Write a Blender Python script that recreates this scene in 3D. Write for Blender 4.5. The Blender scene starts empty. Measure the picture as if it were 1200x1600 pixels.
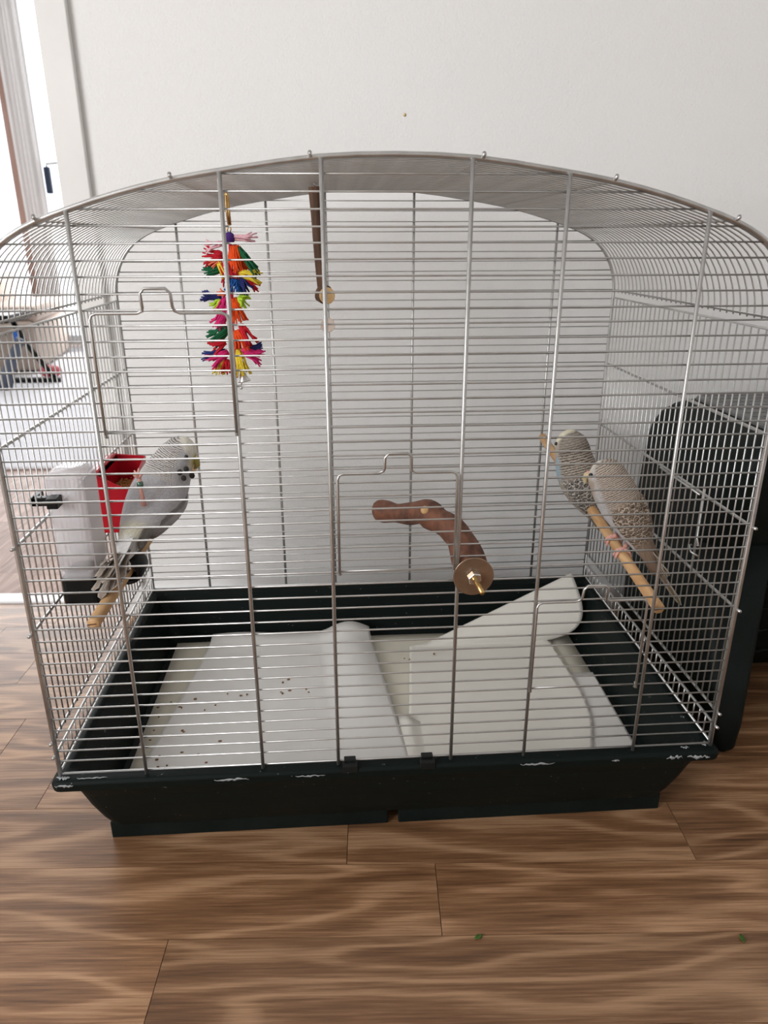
import bpy, math, random
from mathutils import Vector, Matrix
random.seed(7)
PI = math.pi
V = Vector
scene = bpy.context.scene
COL = scene.collection

# ------------------------------------------------------------------ camera
# heights below are measured from the rim of the cage tray, which sits Z0 above the floor
Z0 = 0.13
CAM = V((-0.061, -0.7062, 0.5846))
YAW, PITCH, ROLL, FPX = 0.0689, 0.3596, -0.0016, 1132.69
fw = V((math.sin(YAW)*math.cos(PITCH), math.cos(YAW)*math.cos(PITCH), -math.sin(PITCH)))
rt = V((math.cos(YAW), -math.sin(YAW), 0))
upv = rt.cross(fw)
rt, upv = (rt*math.cos(ROLL) + upv*math.sin(ROLL)), (upv*math.cos(ROLL) - rt*math.sin(ROLL))
cd = bpy.data.cameras.new('camera')
cam = bpy.data.objects.new('camera', cd)
COL.objects.link(cam)
cam.matrix_world = Matrix(((rt.x, upv.x, -fw.x, CAM.x), (rt.y, upv.y, -fw.y, CAM.y),
                           (rt.z, upv.z, -fw.z, CAM.z + Z0), (0, 0, 0, 1)))
cd.sensor_fit = 'VERTICAL'
cd.sensor_height = 36.0
cd.lens = 36.0*FPX/1600.0
cd.clip_start = 0.02
cd.dof.use_dof = True
cd.dof.focus_distance = 0.86
cd.dof.aperture_fstop = 9.0
scene.camera = cam

# ------------------------------------------------------------------ world, lights, exposure
world = bpy.data.worlds.new('world')
scene.world = world
world.use_nodes = True
bg = world.node_tree.nodes['Background']
bg.inputs[0].default_value = (0.93, 0.96, 1.0, 1)
bg.inputs[1].default_value = 2.0
scene.view_settings.view_transform = 'Standard'
scene.view_settings.look = 'None'
scene.view_settings.exposure = 0.0
scene.view_settings.gamma = 1.0
scene.view_settings.use_curve_mapping = False

def window_light(name, loc, target, sx, sy, power, col):
    l = bpy.data.lights.new(name, 'AREA')
    l.shape = 'RECTANGLE'
    l.size, l.size_y, l.energy, l.color = sx, sy, power, col
    o = bpy.data.objects.new(name, l)
    COL.objects.link(o)
    o.location = V(loc) + V((0, 0, Z0))
    o.rotation_euler = (V(target) - V(loc)).to_track_quat('-Z', 'Y').to_euler()
    return o
# daylight of the far room's balcony window, of the near room's window behind the camera's left
window_light('daylight_far_window', (-2.3, 4.25, 1.0), (-2.1, 0.0, 0.6), 1.7, 2.0, 70, (0.97, 0.98, 1.0))
window_light('daylight_near_window', (-2.38, -1.75, 1.35), (0.0, -0.2, 0.75), 1.3, 1.5, 72, (0.98, 0.99, 1.0))

# ------------------------------------------------------------------ helpers
ORG = {}
RA = -0.055                                   # the room is turned a little against the cage
EU, EV = V((math.cos(RA), math.sin(RA), 0)), V((-math.sin(RA), math.cos(RA), 0))
def rm(u, v, z): return EU*u + EV*v + V((0, 0, z))

def at(px, py, y):
    """point of the picture at depth y (metres behind the cage front)"""
    d = rt*((px-600)/FPX) + upv*((800-py)/FPX) + fw
    return CAM + d*((y-CAM.y)/d.y)

class MB:
    def __init__(s):
        s.v, s.f, s.c, s.bar, s.sc, s.uv = [], [], [], [], [], []
    def box(s, a, b, fn=None):
        i = len(s.v)
        for z in (a[2], b[2]):
            for x, y in ((a[0], a[1]), (b[0], a[1]), (b[0], b[1]), (a[0], b[1])):
                s.v.append(fn(x, y, z) if fn else V((x, y, z)))
        s.f += [(i, i+3, i+2, i+1), (i+4, i+5, i+6, i+7), (i, i+1, i+5, i+4), (i+1, i+2, i+6, i+5),
                (i+2, i+3, i+7, i+6), (i+3, i, i+4, i+7)]
        return s
    def tube(s, path, r, n=6, cap=True, r2=None):
        path = [V(p) for p in path]
        m = len(path)
        base = len(s.v)
        up = None
        for k, p in enumerate(path):
            t = (path[min(k+1, m-1)] - path[max(k-1, 0)]).normalized()
            if up is None:
                up = V((0, 0, 1)) if abs(t.z) < .9 else V((1, 0, 0))
            a = t.cross(up).normalized()
            up = a.cross(t).normalized()
            rr = r[k] if isinstance(r, (list, tuple)) else (r if r2 is None else r + (r2-r)*k/(m-1))
            for j in range(n):
                q = 2*PI*j/n
                s.v.append(p + a*(rr*math.cos(q)) + up*(rr*math.sin(q)))
        for k in range(m-1):
            for j in range(n):
                a0 = base+k*n+j; a1 = base+k*n+(j+1) % n
                s.f.append((a0, a1, a1+n, a0+n))
        if cap:
            s.f.append(tuple(base+j for j in range(n))[::-1])
            s.f.append(tuple(base+(m-1)*n+j for j in range(n)))
        return s
    def rings(s, rings, cap0=True, cap1=True):
        base = len(s.v); n = len(rings[0])
        for r in rings: s.v += [V(p) for p in r]
        for k in range(len(rings)-1):
            for j in range(n):
                a0 = base+k*n+j; a1 = base+k*n+(j+1) % n
                s.f.append((a0, a1, a1+n, a0+n))
        if cap0: s.f.append(tuple(base+j for j in range(n))[::-1])
        if cap1: s.f.append(tuple(base+(len(rings)-1)*n+j for j in range(n)))
        return s
    def lathe(s, c, axis, prof, n=24, cap0=True, cap1=True):
        axis = V(axis).normalized(); c = V(c)
        a = axis.orthogonal().normalized(); b = axis.cross(a)
        return s.rings([[c + axis*h + (a*math.cos(2*PI*j/n) + b*math.sin(2*PI*j/n))*r for j in range(n)] for h, r in prof], cap0, cap1)
    def ball(s, c, r, n=12, m=8, ax=None):
        c = V(c); r = V((r, r, r)) if not hasattr(r, '__len__') else V(r)
        X, Y, Z = ax if ax else (V((1, 0, 0)), V((0, 1, 0)), V((0, 0, 1)))
        rs = []
        for k in range(m+1):
            a = -PI/2 + PI*(k*0.996+0.002*m)/m
            rs.append([c + X*(r.x*math.cos(a)*math.cos(2*PI*j/n)) + Y*(r.y*math.cos(a)*math.sin(2*PI*j/n)) + Z*(r.z*math.sin(a)) for j in range(n)])
        return s.rings(rs)
    def grid(s, nu, nv, fn):
        base = len(s.v)
        for i in range(nu+1):
            for j in range(nv+1): s.v.append(V(fn(i/nu, j/nv)))
        for i in range(nu):
            for j in range(nv):
                a = base+i*(nv+1)+j
                s.f.append((a, a+nv+1, a+nv+2, a+1))
        return s
    def build(s, name, mat, parent=None, smooth=True, solid=0, bevel=0, flip=False):
        o0 = ORG[parent] if parent else V((0, 0, 0))
        sh = V((0, 0, Z0))
        me = bpy.data.meshes.new(name)
        me.from_pydata([tuple(p + sh - o0) for p in s.v], [], s.f)
        if s.c:
            ca = me.color_attributes.new('Col', 'FLOAT_COLOR', 'POINT')
            for i, c in enumerate(s.c): ca.data[i].color = (*c, 1)
            for nm, arr in (('bar', s.bar), ('scal', s.sc)):
                at_ = me.attributes.new(nm, 'FLOAT', 'POINT')
                at_.data.foreach_set('value', arr)
            uw = me.attributes.new('uvw', 'FLOAT_VECTOR', 'POINT')
            uw.data.foreach_set('vector', [q for u in s.uv for q in u])
        if smooth:
            me.polygons.foreach_set('use_smooth', [True]*len(me.polygons))
        me.materials.append(mat)
        o = bpy.data.objects.new(name, me)
        COL.objects.link(o)
        if parent: o.parent = parent
        ORG[o] = o0
        if solid:
            m = o.modifiers.new('thickness', 'SOLIDIFY'); m.thickness = solid; m.offset = 0
        if bevel:
            m = o.modifiers.new('bevel', 'BEVEL'); m.width = bevel; m.segments = 2; m.limit_method = 'ANGLE'; m.angle_limit = 0.6
            if smooth:
                w = o.modifiers.new('wn', 'WEIGHTED_NORMAL')
        return o

def share(o, offset, parent):
    """another object on the same mesh, moved by offset"""
    c = o.copy(); COL.objects.link(c); c.parent = parent
    c.location = o.location + V(offset)
    ORG[c] = ORG[o]
    return c

def lerp(a, b, t): return a + (b-a)*t
def sstep(a, b, x):
    t = max(0, min(1, (x-a)/(b-a))); return t*t*(3-2*t)
def cmix(a, b, t): return tuple(lerp(p, q, t) for p, q in zip(a, b))

def thing(name, loc, label, cat, group=None):
    o = bpy.data.objects.new(name, None)
    o.empty_display_size = 0.03
    COL.objects.link(o)
    o.location = V(loc) + V((0, 0, Z0))
    ORG[o] = o.location.copy()
    return tag(o, label, cat, group)
def tag(o, label, cat, group=None, kind=None):
    o['label'] = label; o['category'] = cat
    if group: o['group'] = group
    if kind: o['kind'] = kind
    return o
def struct(o, label=None):
    o['kind'] = 'structure'
    if label: o['label'] = label
    return o

# ------------------------------------------------------------------ materials
def nodes(name):
    m = bpy.data.materials.new(name); m.use_nodes = True
    nt = m.node_tree
    return m, nt, nt.nodes['Principled BSDF']
def pset(b, col=None, rough=None, metal=None, spec=None, trans=None, ior=None, sub=None, coat=None):
    if col is not None: b.inputs['Base Color'].default_value = (*col, 1)
    if rough is not None: b.inputs['Roughness'].default_value = rough
    if metal is not None: b.inputs['Metallic'].default_value = metal
    if spec is not None: b.inputs['Specular IOR Level'].default_value = spec
    if trans is not None: b.inputs['Transmission Weight'].default_value = trans
    if ior is not None: b.inputs['IOR'].default_value = ior
    if coat is not None: b.inputs['Coat Weight'].default_value = coat
def srgb(r, g, b):
    f = lambda c: (c/255/12.92) if c <= 10 else ((c/255+.055)/1.055)**2.4
    return (f(r), f(g), f(b))
def plain(name, col, rough=.5, metal=0, noise=None, bump=0, bscale=200, spec=None):
    """colour with a little mottling and relief"""
    m, nt, b = nodes(name)
    pset(b, col, rough, metal, spec)
    N, L = nt.nodes, nt.links
    tc = N.new('ShaderNodeTexCoord')
    if noise:
        amt, sc = noise
        n = N.new('ShaderNodeTexNoise'); n.inputs['Scale'].default_value = sc; n.inputs['Detail'].default_value = 5
        L.new(tc.outputs['Object'], n.inputs['Vector'])
        r = N.new('ShaderNodeValToRGB')
        r.color_ramp.elements[0].position = .3; r.color_ramp.elements[1].position = .7
        r.color_ramp.elements[0].color = (*[c*(1-amt) for c in col], 1)
        r.color_ramp.elements[1].color = (*[min(1, c*(1+amt)) for c in col], 1)
        L.new(n.outputs['Fac'], r.inputs['Fac']); L.new(r.outputs['Color'], b.inputs['Base Color'])
    if bump:
        n2 = N.new('ShaderNodeTexNoise'); n2.inputs['Scale'].default_value = bscale; n2.inputs['Detail'].default_value = 3
        L.new(tc.outputs['Object'], n2.inputs['Vector'])
        bp = N.new('ShaderNodeBump'); bp.inputs['Strength'].default_value = bump; bp.inputs['Distance'].default_value = .002
        L.new(n2.outputs['Fac'], bp.inputs['Height']); L.new(bp.outputs['Normal'], b.inputs['Normal'])
    return m

def wood_floor(name, cols, along_v=False):
    m, nt, b = nodes(name)
    N, L = nt.nodes, nt.links
    geo = N.new('ShaderNodeNewGeometry'); oi = N.new('ShaderNodeObjectInfo')
    mp = N.new('ShaderNodeMapping')
    mp.inputs['Rotation'].default_value = (0, 0, -RA + (PI/2 if along_v else 0))
    L.new(geo.outputs['Position'], mp.inputs['Vector'])
    off = N.new('ShaderNodeCombineXYZ')
    mul = N.new('ShaderNodeMath'); mul.operation = 'MULTIPLY'; mul.inputs[1].default_value = 37.0
    L.new(oi.outputs['Random'], mul.inputs[0])
    L.new(mul.outputs[0], off.inputs[0]); L.new(mul.outputs[0], off.inputs[1]); L.new(mul.outputs[0], off.inputs[2])
    add = N.new('ShaderNodeVectorMath'); add.operation = 'ADD'
    L.new(mp.outputs[0], add.inputs[0]); L.new(off.outputs[0], add.inputs[1])
    # broad cathedral figure: warped bands
    warp = N.new('ShaderNodeTexNoise'); warp.inputs['Scale'].default_value = 1.0; warp.inputs['Detail'].default_value = 2.5
    sc1 = N.new('ShaderNodeVectorMath'); sc1.operation = 'MULTIPLY'; sc1.inputs[1].default_value = (1.5, 9.0, 1.0)
    L.new(add.outputs[0], sc1.inputs[0]); L.new(sc1.outputs[0], warp.inputs['Vector'])
    band = N.new('ShaderNodeMath'); band.operation = 'MULTIPLY'; band.inputs[1].default_value = 19.0
    L.new(warp.outputs['Fac'], band.inputs[0])
    frac = N.new('ShaderNodeMath'); frac.operation = 'SINE'
    m2 = N.new('ShaderNodeMath'); m2.operation = 'MULTIPLY'; m2.inputs[1].default_value = 3.4
    L.new(band.outputs[0], m2.inputs[0]); L.new(m2.outputs[0], frac.inputs[0])
    # fine streaks along the plank
    fine = N.new('ShaderNodeTexNoise'); fine.inputs['Scale'].default_value = 1.0; fine.inputs['Detail'].default_value = 6; fine.inputs['Roughness'].default_value = .65
    sc2 = N.new('ShaderNodeVectorMath'); sc2.operation = 'MULTIPLY'; sc2.inputs[1].default_value = (11.0, 360.0, 1.0)
    L.new(add.outputs[0], sc2.inputs[0]); L.new(sc2.outputs[0], fine.inputs['Vector'])
    big = N.new('ShaderNodeTexNoise'); big.inputs['Scale'].default_value = 1.0; big.inputs['Detail'].default_value = 3
    sc3 = N.new('ShaderNodeVectorMath'); sc3.operation = 'MULTIPLY'; sc3.inputs[1].default_value = (3.0, 26.0, 1.0)
    L.new(add.outputs[0], sc3.inputs[0]); L.new(sc3.outputs[0], big.inputs['Vector'])
    thin = N.new('ShaderNodeMapRange'); thin.inputs['From Min'].default_value = .35; thin.inputs['From Max'].default_value = 1.0
    L.new(frac.outputs[0], thin.inputs['Value'])
    s0 = N.new('ShaderNodeMath'); s0.operation = 'MULTIPLY'; s0.inputs[1].default_value = .07
    L.new(frac.outputs[0], s0.inputs[0])
    s1 = N.new('ShaderNodeMath'); s1.operation = 'MULTIPLY_ADD'; s1.inputs[1].default_value = .12
    L.new(thin.outputs[0], s1.inputs[0]); L.new(s0.outputs[0], s1.inputs[2])
    s2 = N.new('ShaderNodeMath'); s2.operation = 'MULTIPLY_ADD'; s2.inputs[1].default_value = .85
    L.new(fine.outputs['Fac'], s2.inputs[0]); L.new(s1.outputs[0], s2.inputs[2])
    s3 = N.new('ShaderNodeMath'); s3.operation = 'MULTIPLY_ADD'; s3.inputs[1].default_value = .5
    L.new(big.outputs['Fac'], s3.inputs[0]); L.new(s2.outputs[0], s3.inputs[2])
    rmp = N.new('ShaderNodeValToRGB'); el = rmp.color_ramp.elements
    el[0].position = .38; el[0].color = (*cols[0], 1)
    el[1].position = .96; el[1].color = (*cols[2], 1)
    e = el.new(.66); e.color = (*cols[1], 1)
    L.new(s3.outputs[0], rmp.inputs['Fac'])
    hs = N.new('ShaderNodeHueSaturation')
    mr = N.new('ShaderNodeMapRange'); mr.inputs['To Min'].default_value = .84; mr.inputs['To Max'].default_value = 1.16
    L.new(oi.outputs['Random'], mr.inputs['Value']); L.new(mr.outputs[0], hs.inputs['Value'])
    L.new(rmp.outputs['Color'], hs.inputs['Color']); L.new(hs.outputs['Color'], b.inputs['Base Color'])
    bp = N.new('ShaderNodeBump'); bp.inputs['Strength'].default_value = .12; bp.inputs['Distance'].default_value = .001
    L.new(fine.outputs['Fac'], bp.inputs['Height']); L.new(bp.outputs['Normal'], b.inputs['Normal'])
    pset(b, rough=.5 if along_v else .36, spec=.26 if along_v else .5)
    return m

def wood_stick(name, c0, c1, scale=(60, 60, 8), rough=.65, bump=.3):
    m, nt, b = nodes(name); N, L = nt.nodes, nt.links
    tc = N.new('ShaderNodeTexCoord')
    sc = N.new('ShaderNodeVectorMath'); sc.operation = 'MULTIPLY'; sc.inputs[1].default_value = scale
    n = N.new('ShaderNodeTexNoise'); n.inputs['Scale'].default_value = 1; n.inputs['Detail'].default_value = 6
    L.new(tc.outputs['Object'], sc.inputs[0]); L.new(sc.outputs[0], n.inputs['Vector'])
    r = N.new('ShaderNodeValToRGB'); r.color_ramp.elements[0].position = .32; r.color_ramp.elements[1].position = .68
    r.color_ramp.elements[0].color = (*c0, 1); r.color_ramp.elements[1].color = (*c1, 1)
    L.new(n.outputs['Fac'], r.inputs['Fac']); L.new(r.outputs['Color'], b.inputs['Base Color'])
    bp = N.new('ShaderNodeBump'); bp.inputs['Strength'].default_value = bump; bp.inputs['Distance'].default_value = .002
    L.new(n.outputs['Fac'], bp.inputs['Height']); L.new(bp.outputs['Normal'], b.inputs['Normal'])
    pset(b, rough=rough)
    return m

def plumage(name, period, scale, dark, pale):
    m, nt, b = nodes(name); N, L = nt.nodes, nt.links
    a = N.new('ShaderNodeAttribute'); a.attribute_name = 'Col'
    ab = N.new('ShaderNodeAttribute'); ab.attribute_name = 'bar'
    asc = N.new('ShaderNodeAttribute'); asc.attribute_name = 'scal'
    uv = N.new('ShaderNodeAttribute'); uv.attribute_name = 'uvw'
    sep = N.new('ShaderNodeSeparateXYZ'); L.new(uv.outputs['Vector'], sep.inputs[0])
    nz = N.new('ShaderNodeTexNoise'); nz.inputs['Scale'].default_value = 260; nz.inputs['Detail'].default_value = 2
    L.new(uv.outputs['Vector'], nz.inputs['Vector'])
    w = N.new('ShaderNodeMath'); w.operation = 'MULTIPLY'; w.inputs[1].default_value = 2*PI/period
    L.new(sep.outputs[1], w.inputs[0])
    w2 = N.new('ShaderNodeMath'); w2.operation = 'MULTIPLY_ADD'; w2.inputs[1].default_value = 7.0
    L.new(nz.outputs['Fac'], w2.inputs[0]); L.new(w.outputs[0], w2.inputs[2])
    sn = N.new('ShaderNodeMath'); sn.operation = 'SINE'; L.new(w2.outputs[0], sn.inputs[0])
    r = N.new('ShaderNodeMapRange'); r.inputs['From Min'].default_value = -.1; r.inputs['From Max'].default_value = .5
    L.new(sn.outputs[0], r.inputs['Value'])
    f1 = N.new('ShaderNodeMath'); f1.operation = 'MULTIPLY'; L.new(r.outputs[0], f1.inputs[0]); L.new(ab.outputs['Fac'], f1.inputs[1])
    mx = N.new('ShaderNodeMix'); mx.data_type = 'RGBA'
    L.new(f1.outputs[0], mx.inputs['Factor']); L.new(a.outputs['Color'], mx.inputs['A']); mx.inputs['B'].default_value = (*dark, 1)
    # overlapping feathers: rows of rounded scales with pale margins
    def M(op, x, y=None, z=None):
        n_ = N.new('ShaderNodeMath'); n_.operation = op
        for i_, q_ in enumerate((x, y, z)):
            if q_ is None: continue
            if isinstance(q_, (int, float)): n_.inputs[i_].default_value = q_
            else: L.new(q_, n_.inputs[i_])
        return n_.outputs[0]
    n4 = N.new('ShaderNodeTexNoise'); n4.inputs['Scale'].default_value = 240; n4.inputs['Detail'].default_value = 2
    L.new(uv.outputs['Vector'], n4.inputs['Vector'])
    sx = M('MULTIPLY_ADD', n4.outputs['Fac'], 1.5, M('MULTIPLY', sep.outputs[0], scale))
    sy = M('MULTIPLY_ADD', nz.outputs['Fac'], 1.3, M('MULTIPLY', sep.outputs[1], scale*1.2))
    odd = M('MULTIPLY', M('MODULO', M('FLOOR', sy), 2.0), .5)
    fx = M('SUBTRACT', M('FRACT', M('ADD', sx, odd)), .5)
    fy = M('SUBTRACT', 1.0, M('FRACT', sy))
    fx = M('MULTIPLY', fx, 1.5)
    dist = M('SQRT', M('ADD', M('MULTIPLY', fx, fx), M('MULTIPLY', fy, fy)))
    vr = N.new('ShaderNodeValToRGB'); e = vr.color_ramp.elements
    e[0].position = .12; e[0].color = (*[(d*.6+p*.4) for d, p in zip(dark, pale)], 1); e[1].position = .58; e[1].color = (*dark, 1)
    e2 = e.new(.74); e2.color = (*pale, 1)
    e3 = e.new(.86); e3.color = (*[(d*.25+p*.75) for d, p in zip(dark, pale)], 1)
    e4 = e.new(.96); e4.color = (*dark, 1)
    L.new(dist, vr.inputs['Fac'])
    m2 = N.new('ShaderNodeMix'); m2.data_type = 'RGBA'
    L.new(asc.outputs['Fac'], m2.inputs['Factor']); L.new(mx.outputs['Result'], m2.inputs['A']); L.new(vr.outputs['Color'], m2.inputs['B'])
    st = N.new('ShaderNodeVectorMath'); st.operation = 'MULTIPLY'; st.inputs[1].default_value = (620, 190, 620)
    L.new(uv.outputs['Vector'], st.inputs[0])
    n3 = N.new('ShaderNodeTexNoise'); n3.inputs['Scale'].default_value = 1; n3.inputs['Detail'].default_value = 3
    L.new(st.outputs[0], n3.inputs['Vector'])
    bp = N.new('ShaderNodeBump'); bp.inputs['Strength'].default_value = .8; bp.inputs['Distance'].default_value = .0018
    L.new(n3.outputs['Fac'], bp.inputs['Height']); L.new(bp.outputs['Normal'], b.inputs['Normal'])
    vr2 = N.new('ShaderNodeMapRange'); vr2.inputs['From Min'].default_value = .3; vr2.inputs['From Max'].default_value = .7
    vr2.inputs['To Min'].default_value = .80; vr2.inputs['To Max'].default_value = 1.04
    L.new(n3.outputs['Fac'], vr2.inputs['Value'])
    hv = N.new('ShaderNodeHueSaturation'); L.new(vr2.outputs[0], hv.inputs['Value']); L.new(m2.outputs['Result'], hv.inputs['Color'])
    L.new(hv.outputs['Color'], b.inputs['Base Color'])
    pset(b, rough=.85, spec=.2)
    return m

MAT = {}
MAT['wall'] = plain('wall_paint', (.82, .82, .81), .9, noise=(.012, 3), bump=.35, bscale=260, spec=.2)
MAT['casing'] = plain('casing_paint', (.79, .785, .765), .6, noise=(.03, 9), bump=.1, bscale=60)
MAT['white'] = plain('white_paint', (.85, .85, .86), .45, noise=(.01, 5))
MAT['ceil'] = plain('ceiling_paint', (.85, .84, .83), .95, noise=(.01, 3), bump=.2)
MAT['planks'] = wood_floor('laminate', (srgb(76, 51, 32), srgb(129, 93, 64), srgb(178, 140, 106)))
MAT['planks_v'] = wood_floor('laminate_far', (srgb(128, 98, 86), srgb(162, 132, 118), srgb(186, 158, 142)), True)
MAT['joint'] = plain('floor_joint', srgb(52, 34, 24), .8, noise=(.2, 30))
MAT['steel'] = plain('zinc_wire', (.56, .56, .55), .36, 1.0, noise=(.10, 60), bump=.05, bscale=600)
MAT['steel_d'] = plain('dull_rod', (.53, .53, .52), .42, 1.0, noise=(.14, 45), bump=.06, bscale=500)
MAT['chrome'] = plain('chrome', (.72, .72, .71), .16, 1.0, noise=(.05, 80))
MAT['paper'] = plain('paper', (.69, .67, .615), .92, noise=(.02, 14), spec=.1)
MAT['paper2'] = plain('paper_white', (.68, .67, .645), .92, noise=(.02, 18), spec=.1)
MAT['paper3'] = plain('paper_cream', (.64, .615, .52), .92, noise=(.03, 18), spec=.1)
MAT['drop'] = plain('droppings', srgb(120, 84, 50), .9, noise=(.3, 300))
MAT['dowel'] = wood_stick('beech_dowel', srgb(176, 132, 86), srgb(214, 176, 130), (90, 14, 90), .5, .1)
MAT['bark'] = wood_stick('bark', srgb(70, 42, 30), srgb(122, 78, 56), (110, 60, 60), .75, .6)
MAT['bark2'] = wood_stick('stick_bark', srgb(66, 46, 34), srgb(112, 82, 60), (140, 140, 14), .75, .4)
MAT['rawwood'] = wood_stick('cut_wood', srgb(190, 150, 100), srgb(222, 190, 140), (70, 70, 70), .7, .1)
MAT['pinkwood'] = wood_stick('pale_disc', srgb(206, 188, 172), srgb(226, 212, 198), (70, 70, 70), .7, .1)
MAT['brass'] = plain('brass', srgb(196, 160, 104), .3, 1.0, noise=(.2, 200))
MAT['washer'] = plain('washer', srgb(150, 128, 108), .33, .85, noise=(.18, 60))
MAT['black'] = plain('black_plastic', (.008, .009, .009), .4, noise=(.2, 40), spec=.2)
MAT['red'] = plain('red_plastic', (.46, .004, .018), .3, noise=(.06, 20))
MAT['seed'] = plain('seed', srgb(190, 140, 80), .8, noise=(.3, 400))
MAT['green_b'] = plain('dark_green_box', (.006, .0095, .0085), .5, noise=(.25, 14), bump=.12, bscale=420, spec=.12)
MAT['lid'] = plain('lid_plastic', (.12, .122, .122), .42, noise=(.2, 20), bump=.1, bscale=300)  # raised to mid grey: the ceiling's reflection is put into the lid colour
MAT['skin'] = plain('bird_skin', srgb(222, 168, 156), .6, noise=(.1, 400), bump=.3, bscale=900)
MAT['horn'] = plain('beak_horn', srgb(150, 140, 70), .4, noise=(.2, 200))
MAT['horn2'] = plain('beak_pale', srgb(196, 180, 140), .4, noise=(.2, 200))
MAT['eye'] = plain('eye', (.008, .007, .007), .08, noise=(.1, 50))
MAT['spot'] = plain('throat_spot', srgb(46, 44, 40), .8, noise=(.2, 200))
MAT['ring'] = plain('leg_ring', srgb(96, 128, 112), .3, .7, noise=(.4, 300))
MAT['rug'] = plain('rug', (.80, .80, .84), .95, noise=(.04, 6), bump=.5, bscale=300)
MAT['beige'] = plain('beige_cloth', srgb(176, 160, 148), .9, noise=(.05, 8), bump=.3, bscale=200)
MAT['blue'] = plain('blue_strap', srgb(36, 98, 190), .6, noise=(.05, 30))
MAT['bluegrey'] = plain('bluegrey_cloth', srgb(84, 90, 104), .8, noise=(.2, 8))
MAT['pinkred'] = plain('pink_red', srgb(200, 90, 100), .7, noise=(.1, 30))
MAT['brownframe'] = wood_stick('brown_frame', srgb(150, 118, 106), srgb(170, 138, 126), (20, 20, 3), .6, .05)
MAT['greyframe'] = plain('grey_seal', srgb(120, 126, 136), .5, noise=(.05, 10))
MAT['handle'] = plain('handle_blue', srgb(40, 52, 78), .4, noise=(.1, 40))
MAT['leaf'] = plain('leaf', srgb(60, 92, 30), .6, noise=(.2, 200))
for k, c in dict(orange=(246, 84, 22), crimson=(200, 18, 40), dgreen=(10, 96, 58), yellow=(232, 206, 60), blue=(16, 84, 160), navy=(34, 44, 110),
                 magenta=(222, 40, 120), lime=(186, 222, 60), pink=(244, 190, 200), purple=(72, 34, 120), coral=(250, 130, 96)).items():
    MAT['rope_'+k] = plain('rope_'+k, srgb(*c), .9, noise=(.18, 500), bump=.4, bscale=1500)
# clear and frosted plastics
m_, nt_, b_ = nodes('clear_plastic'); pset(b_, (.93, .92, .95), .08, trans=.0, ior=1.3)
b_.inputs['Alpha'].default_value = .30; MAT['clear'] = m_
m_, nt_, b_ = nodes('cloudy_plastic'); pset(b_, (.80, .77, .79), .22, trans=.0)
b_.inputs['Alpha'].default_value = .6; MAT['cloudy'] = m_
m_, nt_, b_ = nodes('window_glass'); pset(b_, (.96, .98, 1), .02, trans=1.0, ior=1.02); MAT['glass'] = m_
# sheer curtain: light passes through the cloth
m_, nt_, b_ = nodes('sheer_curtain'); pset(b_, (.86, .84, .83), .9)
tr_ = nt_.nodes.new('ShaderNodeBsdfTranslucent'); tr_.inputs[0].default_value = (.86, .84, .82, 1)
ms_ = nt_.nodes.new('ShaderNodeMixShader'); ms_.inputs[0].default_value = .55
nt_.links.new(b_.outputs[0], ms_.inputs[1]); nt_.links.new(tr_.outputs[0], ms_.inputs[2])
nt_.links.new(ms_.outputs[0], nt_.nodes['Material Output'].inputs['Surface']); MAT['curtain'] = m_

# tray plastic: dark green with white scuffs rubbed along the rim
def tray_mat():
    m, nt, b = nodes('tray_plastic'); N, L = nt.nodes, nt.links
    tc = N.new('ShaderNodeTexCoord')
    n = N.new('ShaderNodeTexNoise'); n.inputs['Scale'].default_value = 34; n.inputs['Detail'].default_value = 7; n.inputs['Roughness'].default_value = .7
    L.new(tc.outputs['Object'], n.inputs['Vector'])
    r = N.new('ShaderNodeMapRange'); r.inputs['From Min'].default_value = .66; r.inputs['From Max'].default_value = .70
    L.new(n.outputs['Fac'], r.inputs['Value'])
    at_ = N.new('ShaderNodeAttribute'); at_.attribute_name = 'bar'
    mu = N.new('ShaderNodeMath'); mu.operation = 'MULTIPLY'
    L.new(r.outputs[0], mu.inputs[0]); L.new(at_.outputs['Fac'], mu.inputs[1])
    v = N.new('ShaderNodeTexVoronoi'); v.inputs['Scale'].default_value = 90
    L.new(tc.outputs['Object'], v.inputs['Vector'])
    r2 = N.new('ShaderNodeMapRange'); r2.inputs['From Min'].default_value = .07; r2.inputs['From Max'].default_value = .04
    r2.inputs['To Max'].default_value = .35
    L.new(v.outputs['Distance'], r2.inputs['Value'])
    mxf = N.new('ShaderNodeMath'); mxf.operation = 'MAXIMUM'; L.new(mu.outputs[0], mxf.inputs[0]); L.new(r2.outputs[0], mxf.inputs[1])
    mx = N.new('ShaderNodeMix'); mx.data_type = 'RGBA'
    mx.inputs['A'].default_value = (.005, .0085, .0074, 1); mx.inputs['B'].default_value = (.55, .57, .58, 1)
    L.new(mxf.outputs[0], mx.inputs['Factor']); L.new(mx.outputs['Result'], b.inputs['Base Color'])
    pset(b, rough=.5, spec=.10)
    return m
MAT['tray'] = tray_mat()

# ------------------------------------------------------------------ the room
FZ = -Z0
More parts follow.
